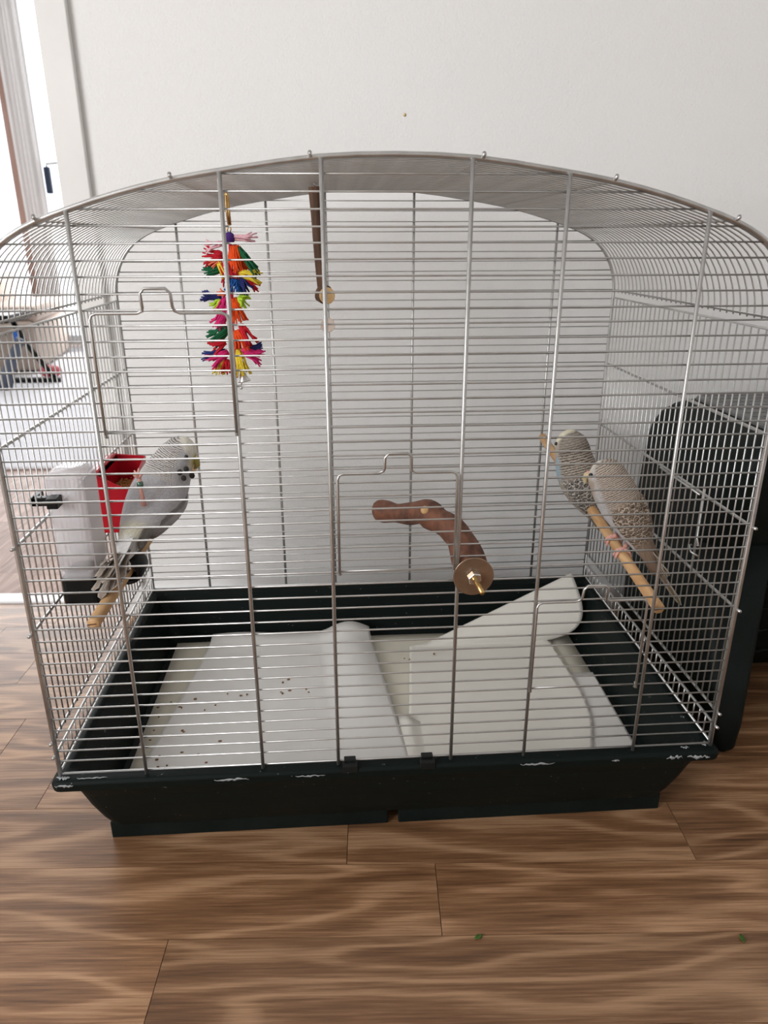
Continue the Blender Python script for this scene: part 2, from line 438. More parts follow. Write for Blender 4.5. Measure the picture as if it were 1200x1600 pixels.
# floor slab with a plank for every board that shows; seams every 98.7 mm
fl = MB(); fl.box((-4.2, -3.4, FZ-.05), (2.2, 5.2, FZ-.0035), rm)
floor = struct(fl.build('floor', MAT['joint'], smooth=False))
PW = .0987
def plank(u0, u1, v0, v1, mat):
    g = .0004
    b = MB(); b.box((u0+g, v0+g, FZ-.003), (u1-g, v1-g, FZ), rm)
    return b.build('plank', mat, floor, smooth=False)
JOINTS = {-2: (-.05, .62), -1: (-.25, .75), 0: (.049, .95), 1: (-.55, -.059, .371, .80), 2: (-.48, .15, .57), 3: (-.58, .30, .70),
          4: (-.70, -.1, .55), 5: (-.64, .2, .6), 6: (-.75, -.2, .4), 7: (-.66, .1)}
rr = random.Random(3)
for k in range(-2, 8):
    v0 = -.129 + k*PW
    us = [-1.33] + list(JOINTS[k]) + [1.30]
    for a, b in zip(us[:-1], us[1:]):
        plank(a, b, v0, min(v0+PW, .659), MAT['planks'])
# boards beyond the frame, joined
rest = MB()
rest.box((-4.2, -3.4, FZ-.003), (2.2, -.129-2*PW, FZ-.0002), rm)
rest.box((-4.2, -.129-2*PW, FZ-.003), (-1.33, .655, FZ-.0002), rm)
rest.box((1.3, -.129-2*PW, FZ-.003), (2.2, .655, FZ-.0002), rm)
o = rest.build('plank_field', MAT['planks'], floor, smooth=False); o['kind'] = 'stuff'
# far room: boards run away from the doorway
for i in range(-13, 1):
    u0 = -.40 + i*PW
    st = rr.uniform(0, .43)
    vs = [.70] + [.70 + st + j*.43 for j in range(3)] + [1.75]
    vs = sorted(v for v in set(vs) if v <= 1.75)
    for a, b in zip(vs[:-1], vs[1:]):
        if b-a > .02: plank(u0, u0+PW, a, b, MAT['planks_v'])
rest = MB(); rest.box((-4.2, 1.75, FZ-.003), (2.2, 5.2, FZ-.0002), rm); rest.box((-4.2, .70, FZ-.003), (-.40-13*PW, 1.75, FZ-.0002), rm)
o = rest.build('plank_field', MAT['planks_v'], floor, smooth=False); o['kind'] = 'stuff'

WV0, WV1 = .62, .745            # back wall, front and rear face
UE = -.537                       # its free edge at the doorway
HZ = 2.35
b = MB(); b.box((UE+.002, WV0, FZ), (2.0, WV1, HZ), rm); b.box((-1.62, WV0, 1.95), (UE+.002, WV1, HZ), rm); b.box((-3.4, WV0, FZ), (-1.62, WV1, HZ), rm)
struct(b.build('wall_back', MAT['wall'], smooth=False))
b = MB(); b.box((UE, WV0-.011, FZ), (UE+.047, WV0+.001, 1.97), rm); b.box((UE-.001, WV0-.011, FZ), (UE+.003, WV1+.011, 1.97), rm)
struct(b.build('trim_1', MAT['casing'], smooth=False, bevel=.003), 'cream door casing along the free edge of the wall')
b = MB(); b.box((-1.62, .662, FZ-.003), (UE, .702, FZ+.004), rm)
struct(b.build('trim_2', MAT['white'], smooth=False, bevel=.002), 'white threshold strip across the doorway')
b = MB(); b.box((UE+.05, WV0-.012, FZ), (2.0, WV0, FZ+.055), rm)
struct(b.build('baseboard_back', MAT['white'], smooth=False, bevel=.003))
# small yellowed stain on the wall
st_ = MB(); st_.lathe(rm(.031, WV0-.0005, .774), EV, [(0, .0028), (.0006, .0024)], 10)
struct(st_.build('trim_3', plain('stain', srgb(222, 200, 150), .9, noise=(.1, 200)), smooth=True), 'small yellowish mark on the white wall')
b = MB(); b.box((-3.5, -3.4, HZ), (2.0, 4.6, HZ+.1), rm)
struct(b.build('ceiling', MAT['ceil'], smooth=False))
b = MB(); b.box((1.9, -3.4, FZ), (2.0, 5.0, HZ), rm)
struct(b.build('wall_right', MAT['wall'], smooth=False))
b = MB(); b.box((-3.5, -3.4, FZ), (2.0, -3.3, HZ), rm)
struct(b.build('wall_front', MAT['wall'], smooth=False))
b = MB()      # left wall of the near room with its window opening
b.box((-2.55, -3.4, FZ), (-2.45, -2.5, HZ), rm); b.box((-2.55, -1.0, FZ), (-2.45, WV0, HZ), rm)
b.box((-2.55, -2.5, FZ), (-2.45, -1.0, .5), rm); b.box((-2.55, -2.5, 2.1), (-2.45, -1.0, HZ), rm)
struct(b.build('wall_left', MAT['wall'], smooth=False))
b = MB(); b.box((-3.5, WV1, FZ), (-3.4, 5.0, HZ), rm)
struct(b.build('wall_far_left', MAT['wall'], smooth=False))
b = MB(); b.box((.6, WV1, FZ), (.7, 5.0, HZ), rm)
struct(b.build('wall_far_right', MAT['wall'], smooth=False))
# far wall with the balcony window
FV = 4.5
b = MB(); b.box((-1.72, FV, FZ), (.7, FV+.1, HZ), rm); b.box((-3.4, FV, 2.05), (-1.72, FV+.1, HZ), rm); b.box((-3.4, FV, FZ), (-3.25, FV+.1, 2.05), rm)
struct(b.build('wall_far', MAT['wall'], smooth=False))

# balcony door and window in the far wall, each with frame and pane
def casement(name, u0, u1, z0, z1, v, t, mat, label):
    f = MB()
    w = .06
    for a in ((u0, z0, u0+w, z1), (u1-w, z0, u1, z1), (u0+w, z0, u1-w, z0+w), (u0+w, z1-w, u1-w, z1)):
        f.box((a[0], v, a[1]), (a[2], v+t, a[3]), rm)
    o = struct(f.build(name, mat, smooth=False, bevel=.003), label)
    ORG[o] = V((0, 0, 0))
    g = MB(); g.box((u0+w, v+t*.4, z0+w), (u1-w, v+t*.4+.006, z1-w), rm); g.build('pane', MAT['glass'], o, smooth=False)
    return o
d1 = casement('door_1', -2.285, -1.75, FZ+.03, 2.03, FV-.02, .06, MAT['white'], 'white glazed balcony door')
hb = MB(); hb.tube([rm(-2.04, FV-.02, 1.045), rm(-2.04, FV-.06, 1.045), rm(-2.105, FV-.06, 1.04), rm(-2.105, FV-.06, 1.02)], .008, 8)
hd = hb.build('handle_arm', MAT['chrome'], d1)
hb = MB(); hb.box((-2.125, FV-.078, .865), (-2.088, FV-.045, 1.022), rm); hb.build('handle_grip', MAT['handle'], d1, smooth=False, bevel=.008)
w1 = casement('window_1', -3.25, -2.29, FZ+.03, 2.03, FV-.02, .06, MAT['brownframe'], 'brown framed window beside the balcony door')
w2 = MB(); w2.box((-2.53, -2.5, .5), (-2.49, -2.43, 2.1), rm); w2.box((-2.53, -1.07, .5), (-2.49, -1.0, 2.1), rm); w2.box((-2.53, -2.43, .5), (-2.49, -1.07, .57), rm); w2.box((-2.53, -2.43, 2.03), (-2.49, -1.07, 2.1), rm)
struct(w2.build('window_2', MAT['white'], smooth=False))

# ------------------------------------------------------------------ the cage
HW, DP = .39, .4765
ARCH = [(0, .655), (.07, .6525), (.138, .6437), (.198, .634), (.2476, .6225), (.287, .6108), (.32, .5995), (.345, .587),
        (.3625, .573), (.3755, .5555), (.384, .537), (.3885, .520), (.39, .503)]
def archz(x):
    x = abs(x)
    for (a, b), (c, d) in zip(ARCH[:-1], ARCH[1:]):
        if x <= c: return b + (d-b)*(x-a)/(c-a)
    return .503
def archx(z):
    if z <= .503: return HW
    for (a, b), (c, d) in zip(ARCH[:-1], ARCH[1:]):
        if d <= z <= b: return a + (c-a)*(b-z)/(b-d)
    return 0
def smooth_path(pts, sub=3):
    out = []
    n = len(pts)
    for i in range(n-1):
        p0, p1, p2, p3 = (V(pts[max(i-1, 0)]), V(pts[i]), V(pts[i+1]), V(pts[min(i+2, n-1)]))
        for k in range(sub):
            t = k/sub
            out.append(.5*((2*p1) + (p2-p0)*t + (2*p0-5*p1+4*p2-p3)*t*t + (3*p1-p0-3*p2+p3)*t**3))
    out.append(V(pts[-1]))
    return out
arch_pts = smooth_path([(-x, 0, z) for x, z in reversed(ARCH)] + [(x, 0, z) for x, z in ARCH[1:]], 2)

cage = thing('bird_cage', (0, .24, FZ), 'large wire bird cage with arched roof and dark green plastic tray', 'bird cage')
UPX = (-.2911, -.156, -.0672, .0672, .156, .2911)
SP = .01437
def end_panel(name, y, out):
    f = MB()
    pts = [V((-HW, y, 0))] + [V((-HW, y, .25))] + [p + V((0, y, 0)) for p in arch_pts] + [V((HW, y, .25)), V((HW, y, 0))]
    f.tube(pts, .0026, 8)
    f.tube([(-HW, y, .004), (HW, y, .004)], .0014, 6)
    panel = f.build(name, MAT['steel_d'], cage)
    r_ = random.Random(len(name))
    for k in range(44):
        z = .6391 - SP*k
        x = archx(z) - .001
        j1, j2, j3 = (r_.uniform(-.0007, .0007) for _ in range(3))
        w = MB(); w.tube([(-x, y, z+j1), (0, y, z+j2), (x, y, z+j3)], .00100 if y < .1 else .0009, 6)
        w.build('wire', MAT['steel'], panel)
    for x in UPX:
        zt = archz(x) - .001
        w = MB(); w.tube([(x, y+out, -.002), (x, y+out, zt*.5), (x, y+out, zt)], .0021, 8)
        w.build('upright', MAT['steel_d'], panel)
    return panel
end_panel('front_panel', 0.0, -.0028)
end_panel('back_panel', DP, .0028)
NW = 33
ys = [.0065 + (DP-.013)*k/(NW-1) for k in range(NW)]
for s in (-1, 1):
    f = MB(); x = s*HW
    f.tube([(x, .003, .005), (x, DP-.003, .005), (x, DP-.003, .25), (x, DP-.003, .497), (x, .003, .497), (x, .003, .25), (x, .003, .005)], .0016, 6)
    for yk in ys:
        f.tube([(x+s*.001, yk, .004), (x+s*.001, yk, .031)], .001, 5)
    side = f.build('side_panel', MAT['steel_d'], cage)
    for z in (.392, .2894, .1885, .049, .030):
        w = MB(); w.tube([(x+s*.0015, -.0075, z+.001), (x+s*.0012, -.002, z), (x+s*.0012, DP+.003, z), (x+s*.0015, DP+.007, z+.001)], .0019, 6)
        w.build('cross_rod', MAT['steel_d'], side)
    w = MB(); w.tube([(x-s*.0012, ys[0], .049), (x-s*.0012, ys[0], .497)], .0009, 6)
    o = w.build('wire', MAT['steel'], side)
    for yk in ys[1:]: share(o, (0, yk-ys[0], 0), side)
# roof: closely set hoops over cross rods
f = MB()
f.tube([(-HW, .004, .5085), (-HW, DP-.004, .5085)] + [p + V((0, DP-.004, -.0015)) for p in arch_pts[1:-1]] + [(HW, DP-.004, .5085), (HW, .004, .5085)] + [p + V((0, .004, -.0015)) for p in reversed(arch_pts[1:-1])] + [(-HW, .004, .5085)], .0014, 6)
roof = f.build('roof_panel', MAT['steel_d'], cage)
hoop = [p + V((0, 0, 0)) for p in arch_pts]
hoop[0] = V((-HW, 0, .507)); hoop[-1] = V((HW, 0, .507))
w = MB(); w.tube([p*1.0 + V((0, ys[0], -.0015)) for p in hoop], .0009, 5)
o = w.build('wire', MAT['steel'], roof)
for yk in ys[1:]: share(o, (0, yk-ys[0], 0), roof)
for x in (-.318, -.198, -.0765, .0765, .198, .318):
    z = archz(x) + .0012
    nrm = V((x*.8, 0, 1)).normalized()
    w = MB(); w.tube([V((x, -.004, z))+nrm*.0032, V((x, -.0055, z))+nrm*.0018, V((x, -.002, z)), V((x, DP+.004, z))], .0019, 6)
    w.build('cross_rod', MAT['steel_d'], roof)
# guillotine doors on the front
def door(x0, x1, zt, zb):
    y = -.0062
    xm = (x0+x1)/2
    hw = .0135
    f = MB()
    c = .006
    zc = zt
    left = [(x0, y, zb), (x0, y, zc-c), (x0+c*.3, y, zc-c*.3), (x0+c, y, zc), (xm-hw-.006, y, zc), (xm-hw-.001, y, zc+.002), (xm-hw, y-.003, zc+.006), (xm-hw, y-.006, zc+.018), (xm-hw+.004, y-.006, zc+.022)]
    right = [(2*xm-p[0], p[1], p[2]) for p in reversed(left)]
    f.tube(left+right, .0015, 7)
    for x in (x0, x1):
        f.tube([(x+.0033*(1 if x == x0 else -1)*0, y+.0030, zb+.004), (x, y-.0002, zb-.002), (x, y+.004, zb-.003)], .0017, 6)
    f.tube([(x0, y+.003, zb+.001), (x1, y+.003, zb+.001)], .0008, 6)
    return f.build('sliding_door', MAT['steel_d'], cage)
door(-.2825, -.1572, .5215, .4075); door(-.0599, .0628, .3630, .2525); door(.1568, .2822, .2088, .0955)
# spring catch of the side door
f = MB(); f.tube([(HW-.004, .10, .300), (HW-.004, .10, .235), (HW-.005, .092, .228), (HW-.01, .085, .232)], .0012, 6)
f.tube([(HW-.004, .11, .222), (HW-.010, .105, .224), (HW-.012, .095, .219), (HW-.006, .088, .216)], .0012, 6)
f.tube([(HW-.004, .11, .289), (HW-.004, .225, .289)], .0012, 6); f.tube([(HW-.004, .10, .289), (HW-.004, .10, .19)], .001, 6)
f.build('side_catch', MAT['steel_d'], cage)

# tray
def rrect(x0, x1, y0, y1, r, z, n=5):
    pts = []
    for cx, cy, a0 in ((x1-r, y1-r, 0), (x0+r, y1-r, PI/2), (x0+r, y0+r, PI), (x1-r, y0+r, 3*PI/2)):
        for k in range(n+1):
            a = a0 + PI/2*k/n
            pts.append(V((cx + r*math.cos(a), cy + r*math.sin(a), z)))
    return pts
prof = [  # half width, front, back, corner radius, height : outside from bottom to rim, then inside to the floor
    (.352, .046, .440, .02, -.106), (.3605, .032, .446, .02, -.1055), (.3665, .022, .452, .02, -.086), (.3725, .010, .460, .02, -.058), (.3765, .000, .468, .02, -.032), (.378, -.009, .474, .018, -.0135),
    (.398, -.012, .489, .008, -.0125), (.399, -.013, .490, .008, -.003), (.396, -.010, .487, .008, .0005),
    (.384, .006, .472, .010, .0005), (.380, .010, .468, .012, -.004), (.368, .022, .456, .02, -.040), (.358, .034, .444, .025, -.084), (.35, .04, .436, .025, -.0855)]
b = MB(); b.rings([rrect(-h, h, y0, y1, r, z) for h, y0, y1, r, z in prof])
scuff = [(-.39, -.013, 0, .06), (.37, -.013, 0, .05), (.30, -.013, 0, .03), (-.22, -.013, 0, .03), (-.11, -.013, 0, .025), (.15, -.013, 0, .025), (.39, .02, 0, .03)]
b.bar = []
for p in b.v:
    m = 0
    for x, y, z, r in scuff:
        d = (p - V((x, y, z))).length
        m = max(m, 1.0 if d < r else 0)
    b.bar.append(m if p.z > -.02 else 0)
b.c = [(0, 0, 0)]*len(b.v); b.sc = [0.0]*len(b.v); b.uv = [(0, 0, 0)]*len(b.v)
tray = b.build('tray', MAT['tray'], cage, smooth=False, bevel=.0012)
b = MB()
for x0, x1 in ((-.358, -.0055), (.0085, .358)):
    b.box((x0, .036, -Z0), (x1, .046, -.105))
b.box((-.358, .046, -Z0), (-.348, .434, -.105)); b.box((.348, .046, -Z0), (.358, .434, -.105)); b.box((-.358, .434, -Z0), (.358, .444, -.105))
b.build('tray_foot', MAT['green_b'], tray, smooth=False, bevel=.0015)
for x in (-.0535, .0385):
    b = MB(); b.box((x-.009, -.0135, -.004), (x+.009, -.004, .0055)); b.box((x-.007, -.006, .0055), (x+.007, .002, .0085))
    b.build('clip_tab', MAT['black'], tray, smooth=False, bevel=.001)

# white rub marks on the rim
MAT['scuff'] = plain('rubbed_plastic', (.30, .32, .33), .7, noise=(.3, 300))
def scuff(x0, x1, z, h, seed, top=False):
    r_ = random.Random(seed); b = MB(); n = 12
    e0, e1 = [], []
    for k in range(n+1):
        x = lerp(x0, x1, k/n); w = h*math.sin(PI*(k+.6)/(n+1.2))*r_.uniform(.25, 1.0); c = z + r_.uniform(-.3, .3)*h
        if top: e0.append(V((x, c-w/2, .0009))); e1.append(V((x, c+w/2, .0009)))
        else: e0.append(V((x, -.0133, c-w/2))); e1.append(V((x, -.0133, c+w/2)))
    b.v = e0 + e1
    b.f = [(k, k+1, n+2+k, n+1+k) for k in range(n)]
    b.build('scuff', MAT['scuff'], tray, solid=.0003)
for i, a in enumerate(((-.212, -.172, -.0055, .0040), (-.118, -.083, -.0055, .0028), (.150, .192, -.0045, .0036), (.262, .272, -.0050, .0030), (.330, .350, -.0045, .0060), (.356, .385, -.0055, .0060), (-.393, -.372, -.0035, .0050))):
    scuff(*a, i)
for i, a in enumerate(((-.394, -.378, -.004, .008), (.352, .362, -.002, .006), (.378, .394, .003, .008), (-.370, -.335, -.006, .003))):
    scuff(*a, i+20, True)

# ------------------------------------------------------------------ paper on the tray floor
PZ = -.0830
def sheet(name, fn, mat, label, nu=24, nv=18, group='paper sheets lining the cage tray'):
    b = MB(); b.grid(nu, nv, fn)
    o = b.build(name, mat, solid=.0004)
    return tag(o, label, 'paper', group)
def bil(A, B, C, D, s, t):
    return (V(A)*(1-s)+V(B)*s)*(1-t) + (V(D)*(1-s)+V(C)*s)*t
def pl(px, py, z):
    d = rt*((px-600)/FPX) + upv*((800-py)/FPX) + fw
    return CAM + d*((z-CAM.z)/d.z)
sheet('paper_sheet', lambda s, t: V((-.3485+.697*s, .037+.398*t, PZ+.0006*math.sin(s*17+t*5))), MAT['paper3'], 'cream base paper covering the whole cage tray floor')
A, B_, C_, D_ = V((-.340, .040, PZ)), V((.035, .040, PZ)), V((-.022, .428, PZ)), V((-.285, .430, PZ))
def left_sheet(s, t):
    s2 = s
    p = bil(A, B_, C_, D_, s2, t)
    p.z += .0052 + .0012*math.sin(3*s+4*t)**2
    if t > .93: p.z += (t-.93)*.17; 
    if t > .95 and s2 < .75: p.z += .002*math.sin(s2*9)
    if s > .72:       # the right edge has humped itself up into a roll
        q = (s-.72)/.28
        p.z += .018*math.sin(PI*q*.86)**1.3*(.12+.88*sstep(.15, .85, t))
        p.x += .012*q*t
    return p
sheet('paper_sheet', left_sheet, MAT['paper2'], 'white paper sheet on the left with its right edge rolled up', 60, 24)
# short sheet lying in front of the roll, its own edge lifted
def mid_sheet(s, t):
    p = bil(V((.02, .045, PZ)), V((.085, .045, PZ)), V((.075, .17, PZ)), V((.02, .19, PZ)), s, t)
    p.z += .0030 + .008*math.exp(-((s-.25)/.22)**2)*(.3+.7*t)
    return p
sheet('paper_sheet', mid_sheet, MAT['paper'], 'small creased paper strip at the tray front beside the roll', 30, 10)
# right sheet: flat body, far right corner curled up towards the perch
def right_sheet(s, t):
    cl, cr = pl(640, 1012, PZ), pl(858, 1006, PZ)          # crease where the far end lifts
    if t <= .7:
        q = t/.7
        L = V((.022, .045, PZ)).lerp(cl, q)
        Rr = smooth_path([V((.262, .045, PZ)), pl(920, 1112, PZ), cr], 10)[min(20, int(round(q*20)))]
        p = L.lerp(Rr, s)
        p.z += .0035 + .0035*sstep(.8, 1, s) + .001*math.sin(5*s)*math.cos(3*t)
        return p
    q = (t-.7)/.3
    base = cl.lerp(cr, s) + V((0, 0, .0035 + .0035*sstep(.8, 1, s)))
    top = pl(668, 1004, PZ+.004).lerp(at(893, 895, .440), max(0, (s-.12)/.88))
    p = base.lerp(top, q)
    k = math.sin(PI*q)*s
    p += V((.030, -.012, -.012))*k*s**2 + V((0, -.016*s, 0))*math.sin(PI*q)
    return p
sheet('paper_sheet', right_sheet, MAT['paper'], 'white paper sheet on the right with its far corner curled up', 50, 60)
sheet('paper_sheet', lambda s, t: bil(V((.235, .040, PZ)), V((.348, .040, PZ)), V((.349, .285, PZ)), V((.290, .290, PZ)), s, t) + V((0, 0, .0018+.003*s*t)), MAT['paper2'], 'narrow white paper sheet along the right side of the tray')
# droppings
b = MB(); r_ = random.Random(11)
for px, py in ((247, 1105), (248, 1120), (240, 1140), (236, 1155), (243, 1185), (248, 1200), (285, 1107), (285, 1140), (287, 1143), (303, 1090), (268, 1098), (280, 1105), (318, 1108), (342, 1158), (286, 1175), (311, 1180),
               (357, 1085), (375, 1088), (387, 1084), (338, 1102), (440, 1065), (452, 1062), (480, 1075), (438, 1082), (443, 1083), (453, 1079), (482, 1080), (520, 1060), (518, 1066), (516, 1080), (535, 1046), (250, 1180), (262, 1195), (322, 1190),
               (630, 1030), (640, 1032), (678, 1023), (940, 1168), (540, 1048)):
    c = pl(px+r_.uniform(-2, 2), py+r_.uniform(-2, 2), PZ+.0066)
    b.ball(c, (r_.uniform(.0013, .0030), r_.uniform(.0013, .0036), .0007), 7, 4)
tag(b.build('droppings', MAT['drop']), 'small brown droppings scattered on the left paper sheet', 'droppings', None, 'stuff')

# ------------------------------------------------------------------ perches and toys
def dowel(A, B, r, label):
    A, B = V(A), V(B)
    b = MB(); t = (B-A).normalized()
    n = 20
    b.lathe(A, t, [(0, r*.88), (.0012, r), ((B-A).length-.001, r), ((B-A).length, r*.9)], n)
    th = thing('perch', A, label, 'perch', 'wooden dowel perches')
    b.build('rod', MAT['dowel'], th, bevel=0)
    # the saw slot that grips the wire
    s = MB(); sd = V((1, 0, .12)).normalized(); u = sd.cross(t).normalized()
    c = A - t*.0003
    for q in (0,):
        pts = [c - sd*r*.9 - u*.0007, c + sd*r*.9 - u*.0007, c + sd*r*.9 + u*.0007, c - sd*r*.9 + u*.0007]
        s.rings([[p for p in pts], [p + t*.002 for p in pts]])
    s.build('slot', MAT['bark'], th, smooth=False)
    return th
PRA, PRB = V((.302, .004, .190)), V((.2914, .474, .2693))
PLA, PLB = V((-.327, .004, .196)), V((-.295, .474, .2350))
dowel(PRA, PRB, .0068, 'beech dowel perch on the right carrying two budgies')
dowel(PLA, PLB, .0072, 'beech dowel perch on the left under the pale grey budgie')
# knobbly branch screwed to the front wires
br = thing('branch_perch', (.084, .004, .2440), 'knobbly brown branch perch screwed to the front wires', 'perch')
pts = smooth_path([V((.083, .004, .2455)), at(722, 850, .035), at(706, 825, .055), at(684, 812, .075), at(664, 801, .09), at(640, 803, .11), at(615, 801, .13), at(594, 797, .15)], 5)
b = MB(); r_ = random.Random(2)
n = 14; rs = []
for k, p in enumerate(pts):
    t = (pts[min(k+1, len(pts)-1)] - pts[max(k-1, 0)]).normalized()
    a = t.cross(V((0, 0, 1))).normalized(); u = a.cross(t)
    q = k/(len(pts)-1)
    rad = .0175*(1-q) + .0125*q + .0009*math.sin(k*.8) + .0012*math.sin(k*.37+1)
    rs.append([p + (a*math.cos(2*PI*j/n) + u*math.sin(2*PI*j/n))*rad*(1+.05*math.sin(3*j*2*PI/n+k*.2)) for j in range(n)])
b.rings(rs); b.build('bark', MAT['bark'], br)
kb = pts[21]
b = MB(); b.lathe(at(664, 797, .075), V((-.2, -.6, .8)), [(-.006, .0052), (.001, .005), (.0025, .0042)], 12)
b.build('knot', MAT['rawwood'], br)
b = MB(); b.lathe(V((.084, -.0065, .2440)), V((0, 1, .0)), [(-.0009, .0215), (-.0006, .0222), (.0006, .0222), (.0009, .0215)], 36)
b.build('washer', MAT['washer'], br, smooth=False, bevel=.0003)
b = MB(); b.tube([(.083, -.006, .2445), (.0885, -.036, .2385)], .0028, 10); b.build('bolt', MAT['brass'], br)
b = MB()
b.lathe(V((.0835, -.0075, .2448)), V((.15, -1, -.15)), [(0, .0078), (.001, .0081), (.0065, .0081), (.0075, .0072)], 6)
b.build('nut', MAT['chrome'], br, smooth=False, bevel=.0004)

# rope toy
ty = .22
toy = thing('rope_toy', at(356, 306, ty), 'colourful knotted rope toy hanging from the cage roof', 'bird toy')
b = MB()
b.tube([at(352, 300, ty), at(353, 306, ty), at(354, 330, ty), at(357, 350, ty), at(360, 352, ty), at(358, 330, ty), at(356, 306, ty), at(352, 300, ty)], .0014, 6)
b.tube([at(357, 350, ty), at(361, 358, ty), at(359, 366, ty), at(355, 360, ty), at(357, 350, ty)], .0009, 6)
b.build('snap_hook', MAT['brass'], toy)
b = MB(); b.ball(at(358.5, 372, ty), .0068, 16, 12); b.build('bead', MAT['rope_purple'], toy)
b = MB(); b.tube([at(359, 366, ty), at(362, 440, ty), at(362, 500, ty), at(370, 590, ty)], .0022, 6); b.build('core_cord', MAT['rope_crimson'], toy)
TUFTS = [((356, 372), (398, 370), 'pink', .003, 0.9, 14), ((352, 380), (322, 384), 'pink', .003, .9, 12), ((350, 400), (324, 400), 'crimson', .0075, .6, 26), ((346, 405), (328, 412), 'coral', .004, .6, 12),
  ((366, 384), (372, 428), 'orange', .0095, .35, 40), ((372, 386), (402, 424), 'dgreen', .0045, .45, 20), ((350, 420), (322, 424), 'dgreen', .0045, .6, 18), ((340, 408), (352, 430), 'yellow', .003, .4, 10), ((346, 412), (362, 434), 'crimson', .0085, .4, 26),
  ((370, 427), (406, 432), 'yellow', .005, .7, 24), ((368, 432), (364, 456), 'blue', .0075, .3, 26), ((374, 432), (388, 456), 'navy', .006, .6, 22), ((384, 436), (402, 448), 'crimson', .004, .6, 12),
  ((346, 466), (317, 460), 'navy', .0035, 1.2, 20), ((346, 468), (336, 482), 'lime', .006, .4, 20), ((352, 462), (342, 454), 'coral', .003, .5, 10), ((374, 466), (385, 470), 'lime', .006, .4, 20),
  ((354, 466), (345, 488), 'magenta', .007, .35, 24), ((352, 484), (340, 508), 'magenta', .0065, .6, 24), ((365, 466), (374, 500), 'orange', .0075, .3, 30),
  ((356, 512), (332, 530), 'dgreen', .0075, .4, 30), ((352, 534), (330, 544), 'crimson', .006, .6, 22), ((376, 508), (394, 536), 'crimson', .0055, .5, 22), ((370, 516), (380, 546), 'orange', .007, .35, 26),
  ((352, 548), (320, 556), 'navy', .0035, .6, 16), ((356, 550), (330, 566), 'magenta', .0065, .7, 26), ((378, 548), (408, 558), 'magenta', .006, .7, 26), ((384, 546), (408, 541), 'navy', .0035, .6, 14),
  ((350, 560), (340, 582), 'yellow', .0055, .4, 20), ((356, 562), (352, 580), 'crimson', .0045, .5, 14), ((372, 546), (381, 582), 'yellow', .006, .35, 24)]
for i, (a, e, c, r, spr, n) in enumerate(TUFTS):
    r_ = random.Random(i+50)
    dy = r_.uniform(-.008, .008)
    A0, E0 = at(a[0], a[1], ty), at(e[0], e[1], ty + dy)
    d = (E0-A0); ln = d.length; d.normalize()
    p1 = d.orthogonal().normalized(); p2 = d.cross(p1)
    b = MB()
    for k in range(n):
        q = r_.uniform(0, 2*PI); rr0 = r*.5*math.sqrt(r_.random())
        o0 = (p1*math.cos(q) + p2*math.sin(q))
        l = ln*r_.uniform(.82, 1.12)
        sp = r*(1+spr*r_.random()*1.2)
        q2 = q + r_.uniform(-.5, .5); o1 = (p1*math.cos(q2) + p2*math.sin(q2))
        b.tube([A0 + o0*rr0, A0 + d*l*.35 + o0*r*.85, A0 + d*l*.72 + o1*r*.95 + V((0, 0, -.001)), A0 + d*l + o1*sp*1.15 + V((0, 0, -.0025*r_.random()))], .0014, 5, True, .0009)
    b.ball(A0 + d*ln*.30, (r*.85, r*.85, r*.85), 8, 6)
    b.build('rope_tuft', MAT['rope_'+c], toy)
b = MB(); b.lathe(at(379, 582, ty), V((.15, 0, -1)), [(-.001, .0018), (.001, .004), (.006, .0052), (.010, .0078), (.0112, .0082), (.0105, .0072), (.006, .0045)], 16)
b.build('bell', MAT['chrome'], toy)
b = MB(); b.tube([at(379, 590, ty), at(377, 604, ty)], .0008, 6); b.ball(at(377, 606, ty), .0022, 8, 6); b.build('clapper', MAT['chrome'], toy)

# wooden stick with discs
sy = .28
wt = thing('wooden_toy', at(491, 290, sy), 'brown wooden stick with two round discs hanging from the roof', 'bird toy')
b = MB(); pts = smooth_path([at(491, 292, sy), at(495, 340, sy), at(499, 400, sy), at(505, 462, sy)], 4)
b.tube(pts, [.0076, .0076, .0075, .0073, .0072, .007, .007, .0068, .0067, .0066, .0066, .0064, .0062], 12); b.build('stick', MAT['bark2'], wt)
b = MB(); b.tube([at(490, 283, sy)+V((0, 0, .006)), at(490, 286, sy), at(493, 293, sy)], .0009, 6); b.build('hook', MAT['chrome'], wt)
b = MB(); b.lathe(at(505, 459, sy), V((.75, -.55, -.3)), [(-.005, .0115), (.005, .0122)], 20); o = b.build('disc', MAT['bark2'], wt, smooth=False, bevel=.0008)
b = MB(); b.lathe(at(511, 462, sy-.01), V((.35, -.9, .1)), [(-.002, .0102), (.002, .0106)], 20); b.build('disc', MAT['rawwood'], wt, smooth=False, bevel=.0008)
b = MB(); b.tube([at(506, 470, sy), at(512, 508, sy)], .001, 6); b.build('wire_link', MAT['chrome'], wt)
b = MB(); b.lathe(at(512, 508, sy), V((.1, -1, .1)), [(-.0025, .0096), (.0025, .0096)], 20); b.build('disc', MAT['pinkwood'], wt, smooth=False, bevel=.0008)

